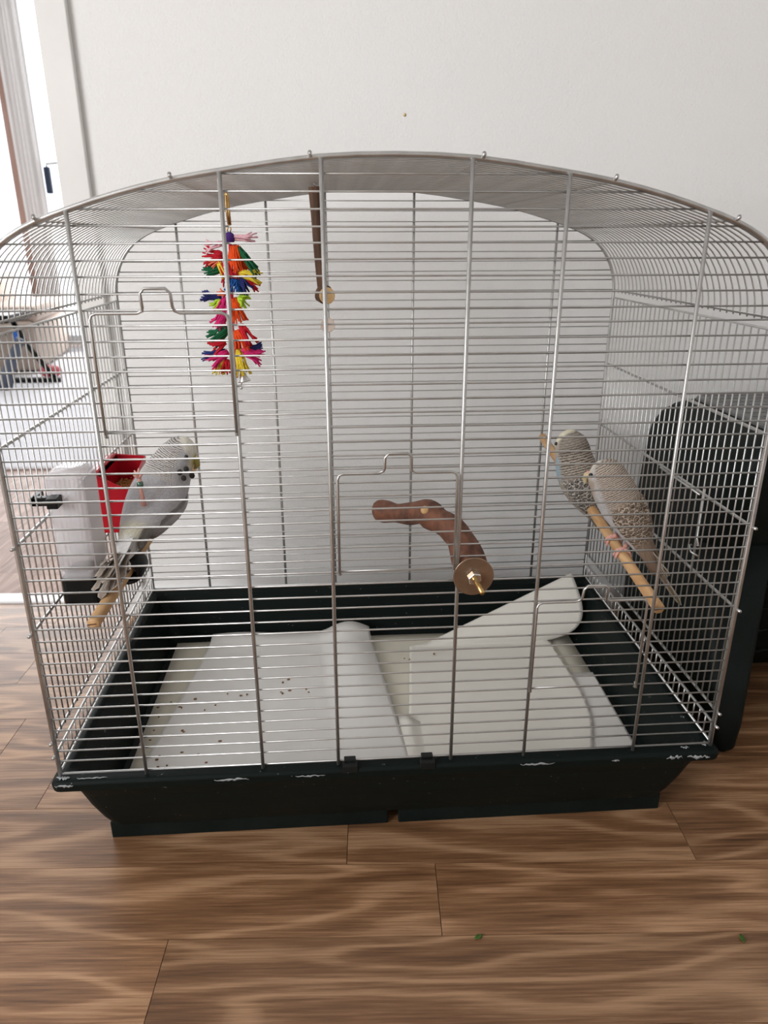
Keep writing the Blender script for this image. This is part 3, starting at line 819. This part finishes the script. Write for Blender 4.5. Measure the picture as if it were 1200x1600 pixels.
# ------------------------------------------------------------------ feeders on the left side
fd = thing('seed_dispenser', (-.365, .12, .182), 'clear plastic seed dispenser with black base on the left wires', 'feeder')
FX0, FX1, FY0, FY1 = -.386, -.345, .083, .136
b = MB()
def shell(b, x0, x1, y0, y1, z0, z1, r, t):
    b.rings([rrect(x0, x1, y0, y1, r, z0, 3), rrect(x0, x1, y0, y1, r, z1, 3)], False, False)
shell(b, FX0, FX1, FY0, FY1, .222, .335, .008, .001)
b.rings([rrect(FX0, FX1, FY0, FY1, .008, .335, 3), rrect(FX0+.004, FX1-.004, FY0+.004, FY1-.004, .007, .341, 3)], False, True)
hop = b.build('hopper', MAT['clear'], fd, solid=.0012)
b = MB(); b.box((FX1-.001, FY0+.006, .222), (FX1+.0006, FY1-.002, .333)); b.build('side_face', MAT['cloudy'], hop, smooth=False)
b = MB(); b.lathe(V((-.362, FY0+.014, .228)), V((0, 0, 1)), [(0, .011), (.07, .011), (.092, .008)], 16, False, False); b.build('inner_tube', MAT['clear'], hop)
b = MB(); b.box((FX0+.004, FY0+.004, .2385), (FX1-.004, FY1-.004, .240)); b.build('seed_shelf', MAT['clear'], hop, smooth=False)
b = MB()
b.rings([rrect(FX0, FX1, FY0-.001, FY1, .006, .180, 3), rrect(FX0, FX1, FY0-.001, FY1, .006, .214, 3), rrect(FX0+.003, FX1-.003, FY0+.002, FY1-.003, .005, .214, 3), rrect(FX0+.003, FX1-.003, FY0+.002, FY1-.003, .005, .19, 3)])
b.build('base', MAT['black'], fd, smooth=False, bevel=.0008)
b = MB(); b.rings([rrect(FX0+.001, FX1-.001, FY0, FY1-.001, .006, .213, 3), rrect(FX0+.001, FX1-.001, FY0, FY1-.001, .006, .224, 3)], False, False)
b.build('collar', MAT['clear'], fd, solid=.001)
b = MB(); b.box((-.399, .074, .3075), (-.372, .083, .3175)); b.box((-.401, .074, .3075), (-.394, .100, .3175)); b.box((-.380, .066, .3065), (-.368, .084, .3185))
b.build('clip', MAT['black'], fd, smooth=False, bevel=.001)

rc = thing('seed_cup', (-.365, .30, .202), 'red plastic seed cup hooked on the left wires', 'feeder')
X0, X1, Y0, Y1 = -.386, -.343, .250, .356
b = MB()
o_ = [(X0, Y0, .215), (X1, Y0, .215), (X1, Y1, .215), (X0, Y1, .215)]
def quadring(x0, x1, y0, y1, z0, zb): return [V((x0, y0, z0)), V((x1, y0, z0)), V((x1, y1, z0)), V((x0, y1, z0))]
ring0 = [V((X0, Y0+.004, .202)), V((X1-.006, Y0+.004, .202)), V((X1-.006, Y1-.006, .202)), V((X0, Y1-.006, .202))]
ring1 = [V((X0, Y0, .288)), V((X1, Y0, .266)), V((X1, Y1, .284)), V((X0, Y1, .288))]
ring2 = [V((X0+.002, Y0+.002, .288)), V((X1-.002, Y0+.002, .266)), V((X1-.002, Y1-.002, .284)), V((X0+.002, Y1-.002, .288))]
ring3 = [V((X0+.002, Y0+.008, .22)), V((X1-.008, Y0+.008, .22)), V((X1-.008, Y1-.008, .22)), V((X0+.002, Y1-.008, .22))]
b.rings([ring0, ring1, ring2, ring3])
b.build('cup', MAT['red'], rc, smooth=False, bevel=.0012)
b = MB(); b.box((X0-.001, Y0, .280), (X0+.002, Y1, .290)); b.box((X0-.010, Y0+.01, .288), (X0+.001, Y1-.01, .291)); b.build('back_plate', MAT['red'], rc, smooth=False, bevel=.001)
b = MB(); r_ = random.Random(5)
b.box((X0+.003, Y0+.007, .225), (X1-.008, Y1-.008, .250))
for k in range(160):
    b.ball((r_.uniform(X0+.005, X1-.005), r_.uniform(Y0+.008, Y1-.009), .250+r_.uniform(0, .003)), (.0013, .0018, .0011), 5, 4)
o = b.build('seeds', MAT['seed'], rc); o['kind'] = 'stuff'
# black cup ring on the left perch
pc = PLA + (PLB-PLA)*.27
pt = (PLB-PLA).normalized()
b = MB(); b.lathe(pc, pt, [(-.016, .0120), (-.017, .0165), (-.012, .0185), (.012, .0185), (.0165, .0160), (.016, .0115), (.012, .0105), (-.012, .0105)], 24, False, False)
tag(b.build('perch_collar', MAT['black'], solid=.0005), 'black plastic collar around the left perch below the tail', 'collar')

# ------------------------------------------------------------------ budgerigars
def loft(spine, dorsal, nk, nj, colfn):
    """spine: (point, lateral radius, dorsal radius); returns a mesh with plumage attributes and the ring frames"""
    P = smooth_path([s[0] for s in spine], 8)
    RAD = smooth_path([(s[1], s[2], 0) for s in spine], 8)
    # resample evenly
    ac = [0]
    for a, b in zip(P[:-1], P[1:]): ac.append(ac[-1] + (b-a).length)
    tot = ac[-1]
    def samp(d):
        for i in range(len(P)-1):
            if d <= ac[i+1] or i == len(P)-2:
                t = (d-ac[i])/max(1e-9, ac[i+1]-ac[i]); return P[i].lerp(P[i+1], t), RAD[i].lerp(RAD[i+1], t)
    b = MB(); frames = []
    pos = [samp(tot*k/nk) for k in range(nk+1)]
    for k in range(nk+1):
        c, r = pos[k]
        t = (pos[min(k+1, nk)][0] - pos[max(k-1, 0)][0]).normalized()
        s = t.cross(dorsal).normalized(); d = s.cross(t).normalized()
        frames.append((c, t, s, d, max(r.x, .0008), max(r.y, .0008)))
    for k, (c, t, s, d, ra, rb) in enumerate(frames):
        for j in range(nj):
            q = 2*PI*j/nj
            p = c + s*(ra*math.cos(q)) + d*(rb*math.sin(q))
            b.v.append(p)
            col, bar, sc = colfn(k/nk, q, p, frames[k])
            b.c.append(col); b.bar.append(bar); b.sc.append(sc)
            qq = abs(((q+PI/2) % (2*PI)) - PI)
            b.uv.append(((q-PI)*max(ra, .008), tot*k/nk, 0))
    for k in range(nk):
        for j in range(nj):
            a0 = k*nj+j; a1 = k*nj+(j+1) % nj
            b.f.append((a0, a1, a1+nj, a0+nj))
    b.f.append(tuple(range(nj))[::-1]); b.f.append(tuple(nk*nj+j for j in range(nj)))
    return b, frames

def feather(path, wdir, width, mat, parent, name, col, bar=0, scal=0, tatter=0, tip=None, seed=0):
    """a single long feather: thin blade with a rounded end"""
    P = smooth_path(path, 5); n = len(P)-1
    b = MB(); r_ = random.Random(seed)
    ln = sum((a-c).length for a, c in zip(P[:-1], P[1:]))
    for k, p in enumerate(P):
        q = k/n
        t = (P[min(k+1, n)]-P[max(k-1, 0)]).normalized()
        w = (wdir - t*wdir.dot(t)).normalized(); nn = w.cross(t)
        ww = width*(.55+.45*min(1, q*3))*(1 if q < .78 else math.sqrt(max(.02, 1-((q-.78)/.22)**2)))
        for m in (-1, -.5, 0, .5, 1):
            jit = r_.uniform(-tatter, tatter)*sstep(.4, 1, q)
            for side in (0,):
                b.v.append(p + w*(ww*m*(1+jit)) + nn*(.0012*(1-m*m)) + t*(jit*width*abs(m)))
                c = cmix(col, tip or col, sstep(.5, 1, q))
                if abs(m) == 1: c = cmix(c, (.62, .60, .56), .45)
                b.c.append(c); b.bar.append(bar); b.sc.append(scal); b.uv.append((w.dot(p), q*ln, 0))
    for k in range(n):
        for m in range(4):
            a = k*5+m; b.f.append((a, a+1, a+6, a+5))
    return b.build(name, mat, parent, solid=.0007)

def foot(parent, c, along, up, leg_from, size=1.0, name='foot'):
    """zygodactyl foot gripping a perch: along = perch direction"""
    along = V(along).normalized(); up = V(up).normalized(); side = along.cross(up).normalized()
    b = MB()
    R = .0085
    for sgn, off in ((1, .004), (1, -.004), (-1, .0035), (-1, -.0035)):
        pts = []
        for k in range(6):
            a = sgn*(k/5*1.9)
            pts.append(c - up*R + up*(R*1.12*math.cos(a)) + side*(R*1.12*math.sin(a)) + along*(off*(.4+.6*k/5)))
        b.tube(pts, [.0022, .0021, .0020, .0019, .0017, .0009], 7)
    b.ball(c + up*.0005, .0032, 8, 6)
    b.tube([c, leg_from], [.0022, .0036], 8)
    return b.build(name, MAT['skin'], parent)

def head_parts(bird, hc, f, u, r, beak_mat, cere_col, spots=(), eyes=True, white=True):
    """beak, cere and eyes on the face that looks along f with crown direction u"""
    f = V(f).normalized(); u = (V(u) - f*V(u).dot(f)).normalized(); s = f.cross(u)
    b = MB()
    root = hc + f*(r*.86) - u*(r*.12)
    b.tube([root - f*.004 + u*.002, root + f*.003 + u*.0005, root + f*.0055 - u*.004, root + f*.0045 - u*.0085, root + f*.003 - u*.0105], [.0048, .0047, .0038, .0022, .0004], 10)
    b.build('beak', beak_mat, bird)
    b = MB(); b.ball(root + u*.0045 + f*.0008, (.0042, .0024, .0024), 10, 6, (s, f, u)); b.build('cere', cere_col, bird)
    if eyes:
        for sg in (-1, 1):
            b = MB(); b.ball(hc + f*(r*.46) + s*(sg*r*.82) + u*(r*.14), .0026, 10, 8); b.build('eye', MAT['eye'], bird)
    for i, (x, y) in enumerate(spots):
        b = MB(); c = hc + f*(r*y[0]) - u*(r*y[1]) + s*(x*r)
        b.ball(c, (.0030, .0030, .0034), 9, 7); b.build('throat_spot', MAT['spot'], bird)

def wing(frames, sg, phi, k0, k1, ext, mat, bird, width, thick, colfn, drop=0, extdir=None):
    """folded wing lying on the flank: a thin tapering shell that follows the body"""
    n = len(frames)-1
    path = []; outs = []
    for m in range(7):
        k = int(round(lerp(k0, k1, m/6)*n))
        c, t, s, d, ra, rb = frames[k]
        ph = phi + drop*m/6
        out = (s*(sg*math.cos(ph)) + d*math.sin(ph))
        path.append(c + s*(sg*math.cos(ph)*ra*.97) + d*(math.sin(ph)*rb*.97)); outs.append((out.normalized(), t))
    e = extdir.normalized() if extdir else -(frames[int(k1*n)][1])
    last = path[-1]
    path += [last + e*ext*.5, last + e*ext]; outs += [outs[-1], outs[-1]]
    P = smooth_path(path, 6); O = smooth_path([o[0] for o in outs], 6)
    N = len(P)-1; b = MB(); nj = 24
    ln = sum((a-c).length for a, c in zip(P[:-1], P[1:]))
    for k, p in enumerate(P):
        q = k/N
        t = (P[min(k+1, N)]-P[max(k-1, 0)]).normalized()
        o = (O[k] - t*O[k].dot(t)).normalized(); w = o.cross(t)
        ww = width*(math.sin(min(1, q*4.5)*PI/2)**.7)*(1-.62*sstep(.35, 1, q))*(1 if q < .93 else math.sqrt(max(.03, 1-((q-.93)/.07)**2)))
        tt = thick*(1-.75*sstep(.3, 1, q))*math.sin(min(1, .15+q*5)*PI/2)
        for j in range(nj):
            a = 2*PI*j/nj
            v = p + w*(ww*math.cos(a)) + o*(tt*math.sin(a)) - o*(.35*ww*math.cos(a)**2)
            b.v.append(v); col, bar, sc = colfn(q, math.cos(a)); b.c.append(col); b.bar.append(bar); b.sc.append(sc)
            b.uv.append((ww*math.cos(a)+.05*sg, q*ln, 0))
    for k in range(N):
        for j in range(nj):
            a0 = k*nj+j; a1 = k*nj+(j+1) % nj
            b.f.append((a0, a1, a1+nj, a0+nj))
    b.f.append(tuple(range(nj))[::-1]); b.f.append(tuple(N*nj+j for j in range(nj)))
    return b.build('wing', mat, bird)

GREY, LGREY, CREAM, BROWN = srgb(196, 196, 200), srgb(218, 216, 216), srgb(238, 234, 222), srgb(112, 96, 82)

# --- pale grey bird on the left perch, breast to the room, head turned right, one foot lifted
PM1 = plumage('plumage_grey', .0026, 150, srgb(84, 78, 74), srgb(214, 208, 200))
fL = PLA + (PLB-PLA)*.50 + V((0, 0, .0075))
bl = thing('budgerigar', fL, 'pale grey budgie with white crown scratching itself on the left perch', 'budgie', 'budgies in the cage')
spL = [(at(184, 878, .092), .0080, .0065), (at(198, 856, .112), .015, .012), (at(216, 826, .143), .0250, .020), (at(236, 790, .172), .0335, .027), (at(252, 762, .190), .0340, .0295),
       (at(263, 738, .199), .0300, .028), (at(272, 720, .204), .0250, .025), (at(281, 705, .207), .0220, .0225), (at(286, 692, .208), .0160, .017), (at(288, 685, .208), .0080, .008), (at(288.5, 682.5, .208), .001, .001)]
dL = V((.35, 1.0, .25))
hcL = at(283, 708, .206); fcL = V((.90, -.05, -.40)); ucL = V((.42, .05, .9))
def colL(k, q, p, fr):
    rel = (p-hcL); rn = rel.normalized()
    f = fcL.normalized(); u = (ucL - f*ucL.dot(f)).normalized()
    col = GREY; bar = 0; sc = 0
    belly = sstep(.42, .2, k)
    col = cmix(col, LGREY, belly)
    col = cmix(col, srgb(226, 220, 180), .5*sstep(.30, .22, k)*sstep(.10, .18, k))
    if k > .62:
        hd = sstep(.64, .70, k)
        df, du = rn.dot(f), rn.dot(u)
        left = sstep(.30, -.10, df)
        # barred nape
        bar = hd*left*sstep(-.75, -.45, du)*.85
        col = cmix(col, srgb(212, 208, 204), hd*left)
        # cheek patch of plain grey, cream mask and crown
        crown = sstep(.42, .62, .55*df + .80*du)
        col = cmix(col, CREAM, crown); bar *= 1-crown
        face = sstep(.55, .8, df)*sstep(-.75, -.3, du)
        col = cmix(col, srgb(224, 216, 180), face*(1-crown)*.8)
        col = cmix(col, srgb(176, 164, 62), .85*sstep(.80, .95, df)*sstep(-.5, -.2, du)*sstep(.55, .2, du))
    return col, bar, sc
b, frL = loft(spL, dL, 120, 64, colL)
bodyL = b.build('body', PM1, bl)
def wcolL(q, m):
    c = cmix(srgb(190, 188, 190), srgb(120, 114, 110), sstep(.25, .9, q))
    if m > .55 or m < -.55: c = cmix(c, srgb(80, 74, 70), .6)
    return c, .25*sstep(.5, .2, q), .0
wing(frL, -1, .22, .66, .25, .030, PM1, bl, .015, .006, wcolL, .12)
wing(frL, 1, .30, .66, .30, .026, PM1, bl, .014, .006, wcolL, .25)
r_ = random.Random(4)
tb = at(192, 866, .098)
ends = [(147, 922, .040), (157, 936, .044), (166, 928, .048), (175, 920, .050), (184, 917, .054), (151, 904, .046), (193, 905, .058), (163, 908, .042), (199, 895, .066), (155, 885, .058)]
for i, (ex, ey, yy) in enumerate(ends):
    e = at(ex, ey, yy); mid = tb.lerp(e, .5) + V((r_.uniform(-.004, .004), r_.uniform(-.003, .003), .003))
    feather([tb.lerp(at(205, 845, .110), .3) + V((r_.uniform(-.006, .006), -.004, r_.uniform(-.003, .003))), mid, e], V((.8, .1, .5)), r_.uniform(.0055, .0078), PM1, bl, 'tail_feather', srgb(150, 138, 126), .15, 0, .45, srgb(170, 154, 140), i)
feather([at(206, 838, .108), at(190, 868, .082), at(168, 905, .052)], V((.8, .1, .5)), .0062, PM1, bl, 'tail_feather', srgb(214, 212, 210), 0, 0, .1, srgb(190, 182, 172), 31)
foot(bl, fL, PLB-PLA, V((0, -.1, 1)), at(243, 808, .185))
# lifted foot with its ring
b = MB(); k0 = at(225, 790, .140); k1 = at(220, 765, .140); k2 = at(217.5, 747, .142)
b.tube([k0, k1, k2], [.0036, .0022, .0024], 8)
for dx, dz, dy in ((-9, -4, 0), (-8, -12, -.002), (-1, -15, .002), (6, -8, -.003)):
    e = at(217.5+dx, 747+dz, .142+dy); b.tube([k2, k2.lerp(e, .55)+V((0, -.0015, .001)), e], [.0021, .0018, .0008], 6)
b.build('foot', MAT['skin'], bl)
b = MB(); b.lathe(k2.lerp(k1, .55), (k1-k2), [(-.0035, .0033), (-.0032, .0037), (.0032, .0037), (.0035, .0033)], 14); b.build('leg_ring', MAT['ring'], bl)
head_parts(bl, hcL, fcL, ucL, .0215, MAT['horn'], MAT['horn2'], ())
for px, py, dy, r in ((281, 738, -.031, .0036), (287, 747, -.030, .0034), (291, 733, -.027, .0034), (300, 743, -.020, .0036)):
    b = MB(); b.ball(at(px, py, .205+dy), (r, .002, r*1.15), 10, 7); b.build('throat_spot', MAT['spot'], bl)

# --- scalloped bird at the front of the right perch, back to the camera
PM2 = plumage('plumage_brown', .0023, 128, srgb(84, 66, 52), srgb(204, 190, 174))
fR = PRA + (PRB-PRA)*.285 + V((0, 0, .0070))
b1 = thing('budgerigar', fR, 'brown scalloped budgie with long tail, nearer of two on the right perch', 'budgie', 'budgies in the cage')
spR = [(at(1012, 872, .112), .006, .005), (at(1004, 854, .117), .0135, .011), (at(990, 824, .126), .0215, .020), (at(974, 795, .135), .0270, .026), (at(960, 768, .142), .0275, .0265),
       (at(951, 750, .147), .0250, .0245), (at(944, 738, .150), .0225, .0225), (at(938, 729, .152), .0165, .017), (at(935, 724.5, .153), .009, .009), (at(934, 722.5, .153), .001, .001)]
dR = V((.62, -.62, .50))
hcR = at(943, 741, .150); fcR = V((-.74, .58, -.14)); ucR = V((-.1, .1, .95))
def colR(k, q, p, fr):
    c, t, s, d, ra, rb = fr
    rel = p - c
    dors = rel.normalized().dot(d) if rel.length > 1e-6 else 1
    col = srgb(186, 178, 172); bar = 0; sc = 0
    vent = sstep(.1, -.35, dors)
    col = cmix(srgb(188, 176, 164), srgb(196, 194, 194), vent)
    sc = sstep(.62, .54, k)*sstep(.12, .22, k)*(1-vent)
    rn = (p-hcR).normalized(); f = fcR.normalized(); u = (ucR - f*ucR.dot(f)).normalized()
    df, du = rn.dot(f), rn.dot(u)
    bar = sstep(.54, .62, k)*(1-vent*.7)*sstep(.45, .15, df)*.75
    if k > .66:
        face = sstep(.42, .66, df)
        col = cmix(col, srgb(214, 206, 190), face); bar *= 1-face
        crown = sstep(.80, .95, du)*sstep(-.1, .25, df); col = cmix(col, CREAM, crown); bar *= 1-crown
    cheek = sstep(.0, -.35, du)*sstep(.0, .35, df)*sstep(.6, .7, k)
    col = cmix(col, srgb(176, 160, 146), cheek); bar *= 1-cheek
    return col, bar, sc
b, frR = loft(spR, dR, 120, 64, colR)
b.build('body', PM2, b1)
def wcolR(q, m):
    c = cmix(srgb(150, 132, 116), srgb(120, 100, 84), sstep(.4, 1, q))
    return c, 0, sstep(.02, .08, q)*sstep(.80, .62, q)
wing(frR, -1, .50, .60, .14, .042, PM2, b1, .0195, .0055, wcolR, .3)
wing(frR, 1, .50, .60, .14, .042, PM2, b1, .0195, .0055, wcolR, .3)
tb = at(1004, 856, .115)
for i, (ex, ey, yy, w) in enumerate(((1064, 946, .075, .0045), (1058, 938, .078, .0042), (1042, 905, .088, .0048), (1036, 893, .092, .0052), (1030, 880, .095, .0055), (1046, 900, .085, .0045))):
    e = at(ex, ey, yy)
    feather([tb + V((0, 0, .002*(i % 3))), tb.lerp(e, .5) + V((0, .002*(i % 2), .001)), e], V((.3, -.75, .55)), w, PM2, b1, 'tail_feather', srgb(128, 110, 94), 0, 0, .08, srgb(104, 92, 66), i+60)
foot(b1, PRA + (PRB-PRA)*.30 + V((0, 0, .0072)), PRB-PRA, V((0, -.1, 1)), at(962, 836, .14))
foot(b1, PRA + (PRB-PRA)*.235 + V((0, 0, .0072)), PRB-PRA, V((0, -.1, 1)), at(980, 850, .125))
head_parts(b1, hcR, fcR, ucR, .0220, MAT['horn2'], MAT['skin'])

# --- darker bird with blue breast further along the same perch
PM3 = plumage('plumage_dark', .0036, 138, srgb(62, 54, 48), srgb(206, 202, 194))
fB = PRA + (PRB-PRA)*.56 + V((0, 0, .0070))
b2 = thing('budgerigar', fB, 'dark barred budgie with blue breast, further of two on the right perch', 'budgie', 'budgies in the cage')
spB = [(at(934, 812, .232), .008, .006), (at(926, 798, .240), .015, .013), (at(916, 776, .250), .0235, .022), (at(906, 752, .258), .0285, .028), (at(900, 730, .264), .0285, .028),
       (at(896, 712, .268), .0255, .0255), (at(893, 697, .271), .0235, .0235), (at(890, 684, .273), .0185, .019), (at(888.5, 675, .274), .0100, .010), (at(888, 671.5, .274), .001, .001)]
dB = V((.50, -.72, .48))
hcB = at(892, 696, .271); fcB = V((-.50, .85, -.02)); ucB = V((-.05, .1, 1))
def colB(k, q, p, fr):
    c, t, s, d, ra, rb = fr
    rel = p - c
    dors = rel.normalized().dot(d) if rel.length > 1e-6 else 1
    vent = sstep(-.05, -.40, dors)
    col = cmix(srgb(176, 166, 154), srgb(150, 172, 182), vent*sstep(.78, .70, k)*sstep(.46, .56, k))
    sc = sstep(.56, .44, k)*(1-.6*vent)
    rn = (p-hcB).normalized(); f = fcB.normalized(); u = (ucB - f*ucB.dot(f)).normalized()
    df, du = rn.dot(f), rn.dot(u)
    bar = sstep(.44, .54, k)*(1-vent)*.85
    top = sstep(.70, .80, k); col = cmix(col, srgb(150, 142, 132), top*(1-vent)); bar *= 1-.55*sstep(.78, .88, k)
    mask = sstep(.30, .55, df*.75 + du*.55)*sstep(.66, .72, k)
    col = cmix(col, srgb(226, 220, 196), mask); bar *= 1-mask
    return col, bar, sc
b, frB = loft(spB, dB, 120, 64, colB)
b.build('body', PM3, b2)
def wcolB(q, m):
    return cmix(srgb(140, 128, 116), srgb(100, 88, 78), sstep(.3, 1, q)), 0, sstep(.02, .08, q)*sstep(.9, .7, q)
wing(frB, -1, .50, .52, .10, .030, PM3, b2, .0180, .005, wcolB, .3)
wing(frB, 1, .50, .52, .10, .030, PM3, b2, .0180, .005, wcolB, .3)
tb = at(927, 800, .236)
for i, (ex, ey, yy) in enumerate(((985, 872, .20), (978, 864, .203), (966, 850, .21))):
    feather([tb, tb.lerp(at(ex, ey, yy), .5), at(ex, ey, yy)], V((.3, -.75, .55)), .005, PM3, b2, 'tail_feather', srgb(110, 96, 84), 0, 0, .08, srgb(90, 80, 66), i+80)
foot(b2, PRA + (PRB-PRA)*.545 + V((0, 0, .0072)), PRB-PRA, V((0, -.1, 1)), at(910, 766, .265))
foot(b2, PRA + (PRB-PRA)*.605 + V((0, 0, .0072)), PRB-PRA, V((0, -.1, 1)), at(906, 756, .275))
head_parts(b2, hcB, fcB, ucB, .0230, MAT['horn2'], plain('cere_blue', srgb(90, 110, 160), .5, noise=(.1, 200)))

# ------------------------------------------------------------------ dark green pet carrier beside the cage
pcx = thing('pet_carrier', (.78, .40, FZ), 'dark green plastic pet carrier with slotted lid beside the cage', 'pet carrier')
CX0, CX1, CY1 = .490, 1.03, .552
b = MB()
lev = [(FZ+.03, .002, .325), (.00, .000, .300), (.15, .002, .262), (.24, .005, .222), (.275, .009, .208), (.300, .018, .204), (.317, .033, .204), (.327, .052, .210), (.331, .070, .216)]
b.rings([rrect(CX0+i, CX1-i, y0+i*.3, CY1-i, .035, z, 6) for z, i, y0 in lev])
body = b.build('shell', MAT['green_b'], pcx)
b = MB(); b.rings([rrect(CX0+.062, CX1-.06, .245, CY1-.055, .03, .326, 6), rrect(CX0+.062, CX1-.06, .245, CY1-.055, .03, .333, 6), rrect(CX0+.066, CX1-.064, .249, CY1-.059, .03, .335, 6)])
lid = b.build('lid', MAT['lid'], pcx, smooth=False, bevel=.001)
for k in range(9):
    y = .268 + k*.026
    b = MB(); b.box((CX0+.075, y, .334), (CX1-.075, y+.006, .3358)); b.build('rib', MAT['lid'], lid, smooth=False)
for k in range(12):
    x = CX0+.085 + k*.033
    b = MB(); b.box((x, .262, .334), (x+.004, .485, .3356)); b.build('rib', MAT['lid'], lid, smooth=False)
for x in (.672, .700):
    b = MB(); b.box((x, .43, .3345), (x+.022, .440, .3385)); b.build('slot', MAT['black'], lid, smooth=False, bevel=.001)
for x0, x1, gr in ((.486, .522, .09), (1.0, 1.035, 0)):
    b = MB(); b.rings([rrect(x0+i*.5, x1-i+gr*w, .135+i*1.2+yy, .535-i, .016, z, 5) for z, i, yy, w in ((FZ, .005, .0, 0), (FZ+.008, .0, .0, 0), (-.09, .0, .01, .12), (-.03, .003, .035, .35), (.06, .006, .075, .7), (.15, .010, .11, 1))])
    b.build('side_foot', MAT['green_b'], pcx)
for k, zc in enumerate((-.02, .03, .08, -.07)):
    b = MB(); b.tube([V((x, .318 - (zc+.1)*.30 - .012*math.cos((x-.62)*14) , zc + .02*math.sin((x-.56)*9))) for x in [.56+.02*i for i in range(10)]], .0022, 6)
    b.build('moulded_ridge', MAT['green_b'], pcx)
for k, (y, z) in enumerate(((.2, -.06), (.24, -.03), (.28, 0), (.30, .05))):
    b = MB(); b.tube([V((.5, y+.012*i, z+.006*i-.0009*i*i)) for i in range(8)], .0025, 6)
    b.build('moulded_ridge', MAT['green_b'], pcx)

# ------------------------------------------------------------------ far room
b = MB(); b.box((-3.1, 1.675, FZ), (-.45, 4.6, FZ+.012)); tag(b.build('rug', MAT['rug'], smooth=False, bevel=.005), 'large white rug on the floor of the far room', 'rug')
def curtain(name, u0, u1, v, label, seed, slant=0):
    r_ = random.Random(seed); ph = [r_.uniform(0, 6) for _ in range(3)]
    b = MB()
    def fn(s, t):
        w = lerp(1, 1-slant, 1-t)
        u = u0 + (u1-u0)*(1-(1-s)*w)
        return rm(u, v + .012*math.sin(s*17+ph[0]) + .006*math.sin(s*41+ph[1]) + .02*(1-t)*math.sin(s*7+ph[2]), lerp(FZ+.10, 2.2, t))
    b.grid(60, 10, fn)
    return tag(b.build(name, MAT['curtain'], solid=.001), label, 'curtain')
curtain('curtain', -2.29, -2.12, FV-.10, 'sheer white curtain beside the balcony door', 3, .08)
# beige sofa end, folding stand and small things on the rug
sf = thing('sofa', (-2.2, 4.05, FZ+.012), 'beige upholstered sofa on the rug of the far room', 'sofa')
ang = math.atan2(4.62-3.45, -1.85+1.70)
ex, ey = V((math.cos(ang), math.sin(ang), 0)), V((-math.sin(ang), math.cos(ang), 0))
def sfr(a, b_, z): return V((-1.712, 3.54, 0)) + ex*a + ey*b_ + V((0, 0, z))
b = MB(); b.box((0, .0, FZ+.02), (.90, .55, .16), sfr); b.build('seat_base', MAT['beige'], sf, smooth=True, bevel=.03)
b = MB(); b.box((0.02, .28, .15), (.88, .55, .42), sfr); b.build('backrest', MAT['beige'], sf, smooth=True, bevel=.05)
b = MB(); b.box((.05, -.01, .15), (.85, .30, .24), sfr); b.build('seat_cushion', MAT['beige'], sf, smooth=True, bevel=.03)
stn = thing('folding_stand', (-1.65, 3.36, FZ+.012), 'black folding stand with blue strap on the far rug', 'stand')
b = MB(); b.box((-1.80, 3.22, FZ+.012), (-1.50, 3.26, FZ+.035)); b.build('foot_bar', MAT['black'], stn, smooth=False, bevel=.004)
b = MB(); b.tube([(-1.66, 3.24, .10), (-1.53, 3.24, FZ+.03)], .014, 8); b.build('leg', MAT['black'], stn)
b = MB(); b.tube([(-1.655, 3.24, .095), (-1.70, 3.24, .205)], .014, 8); b.build('arm', MAT['black'], stn)
b = MB(); b.box((-2.15, 3.12, .195), (-1.67, 3.42, .235)); b.build('top', MAT['black'], stn, smooth=False, bevel=.006)
b = MB(); b.box((-1.69, 3.19, .06), (-1.66, 3.205, .15)); b.build('strap', MAT['blue'], stn, smooth=False, bevel=.004)
b = MB(); b.tube(smooth_path([at(32, 530, 3.05), at(24, 550, 3.05), at(15, 575, 3.05), at(10, 600, 3.05), V((at(9, 604, 3.05).x, 3.05, FZ+.013))], 4), [.022]*4+[.026]*4+[.030]*4+[.032]*5, 12)
tag(b.build('rolled_blanket', MAT['bluegrey']), 'grey blue rolled blanket leaning under the black folding stand', 'blanket')
b = MB(); b.ball((-1.60, 3.38, FZ+.045), (.06, .05, .034), 14, 8); tag(b.build('soft_toy', MAT['pinkred']), 'small pinkish red soft toy lying on the far rug', 'toy')

# green leaf bits on the boards
for i, (x, y, lab) in enumerate(((.081, -.137, 'tiny green leaf bit on the floor below the tray middle'), (.367, -.159, 'tiny pale green leaf crumb on the floor at the far right'))):
    b = MB(); a = i*1.1+.4
    b.grid(6, 2, lambda s, t: V((x, y, FZ+.0012)) + V((math.cos(a), math.sin(a), 0))*((s-.5)*.010) + V((-math.sin(a), math.cos(a), 0))*((t-.5)*.0055*math.sin(PI*max(.08, min(.92, s)))) + V((0, 0, .0012*(t-.5)**2*4)))
    tag(b.build('leaf_bit', MAT['leaf'], solid=.0005), lab, 'leaf', 'green bits on the floor')
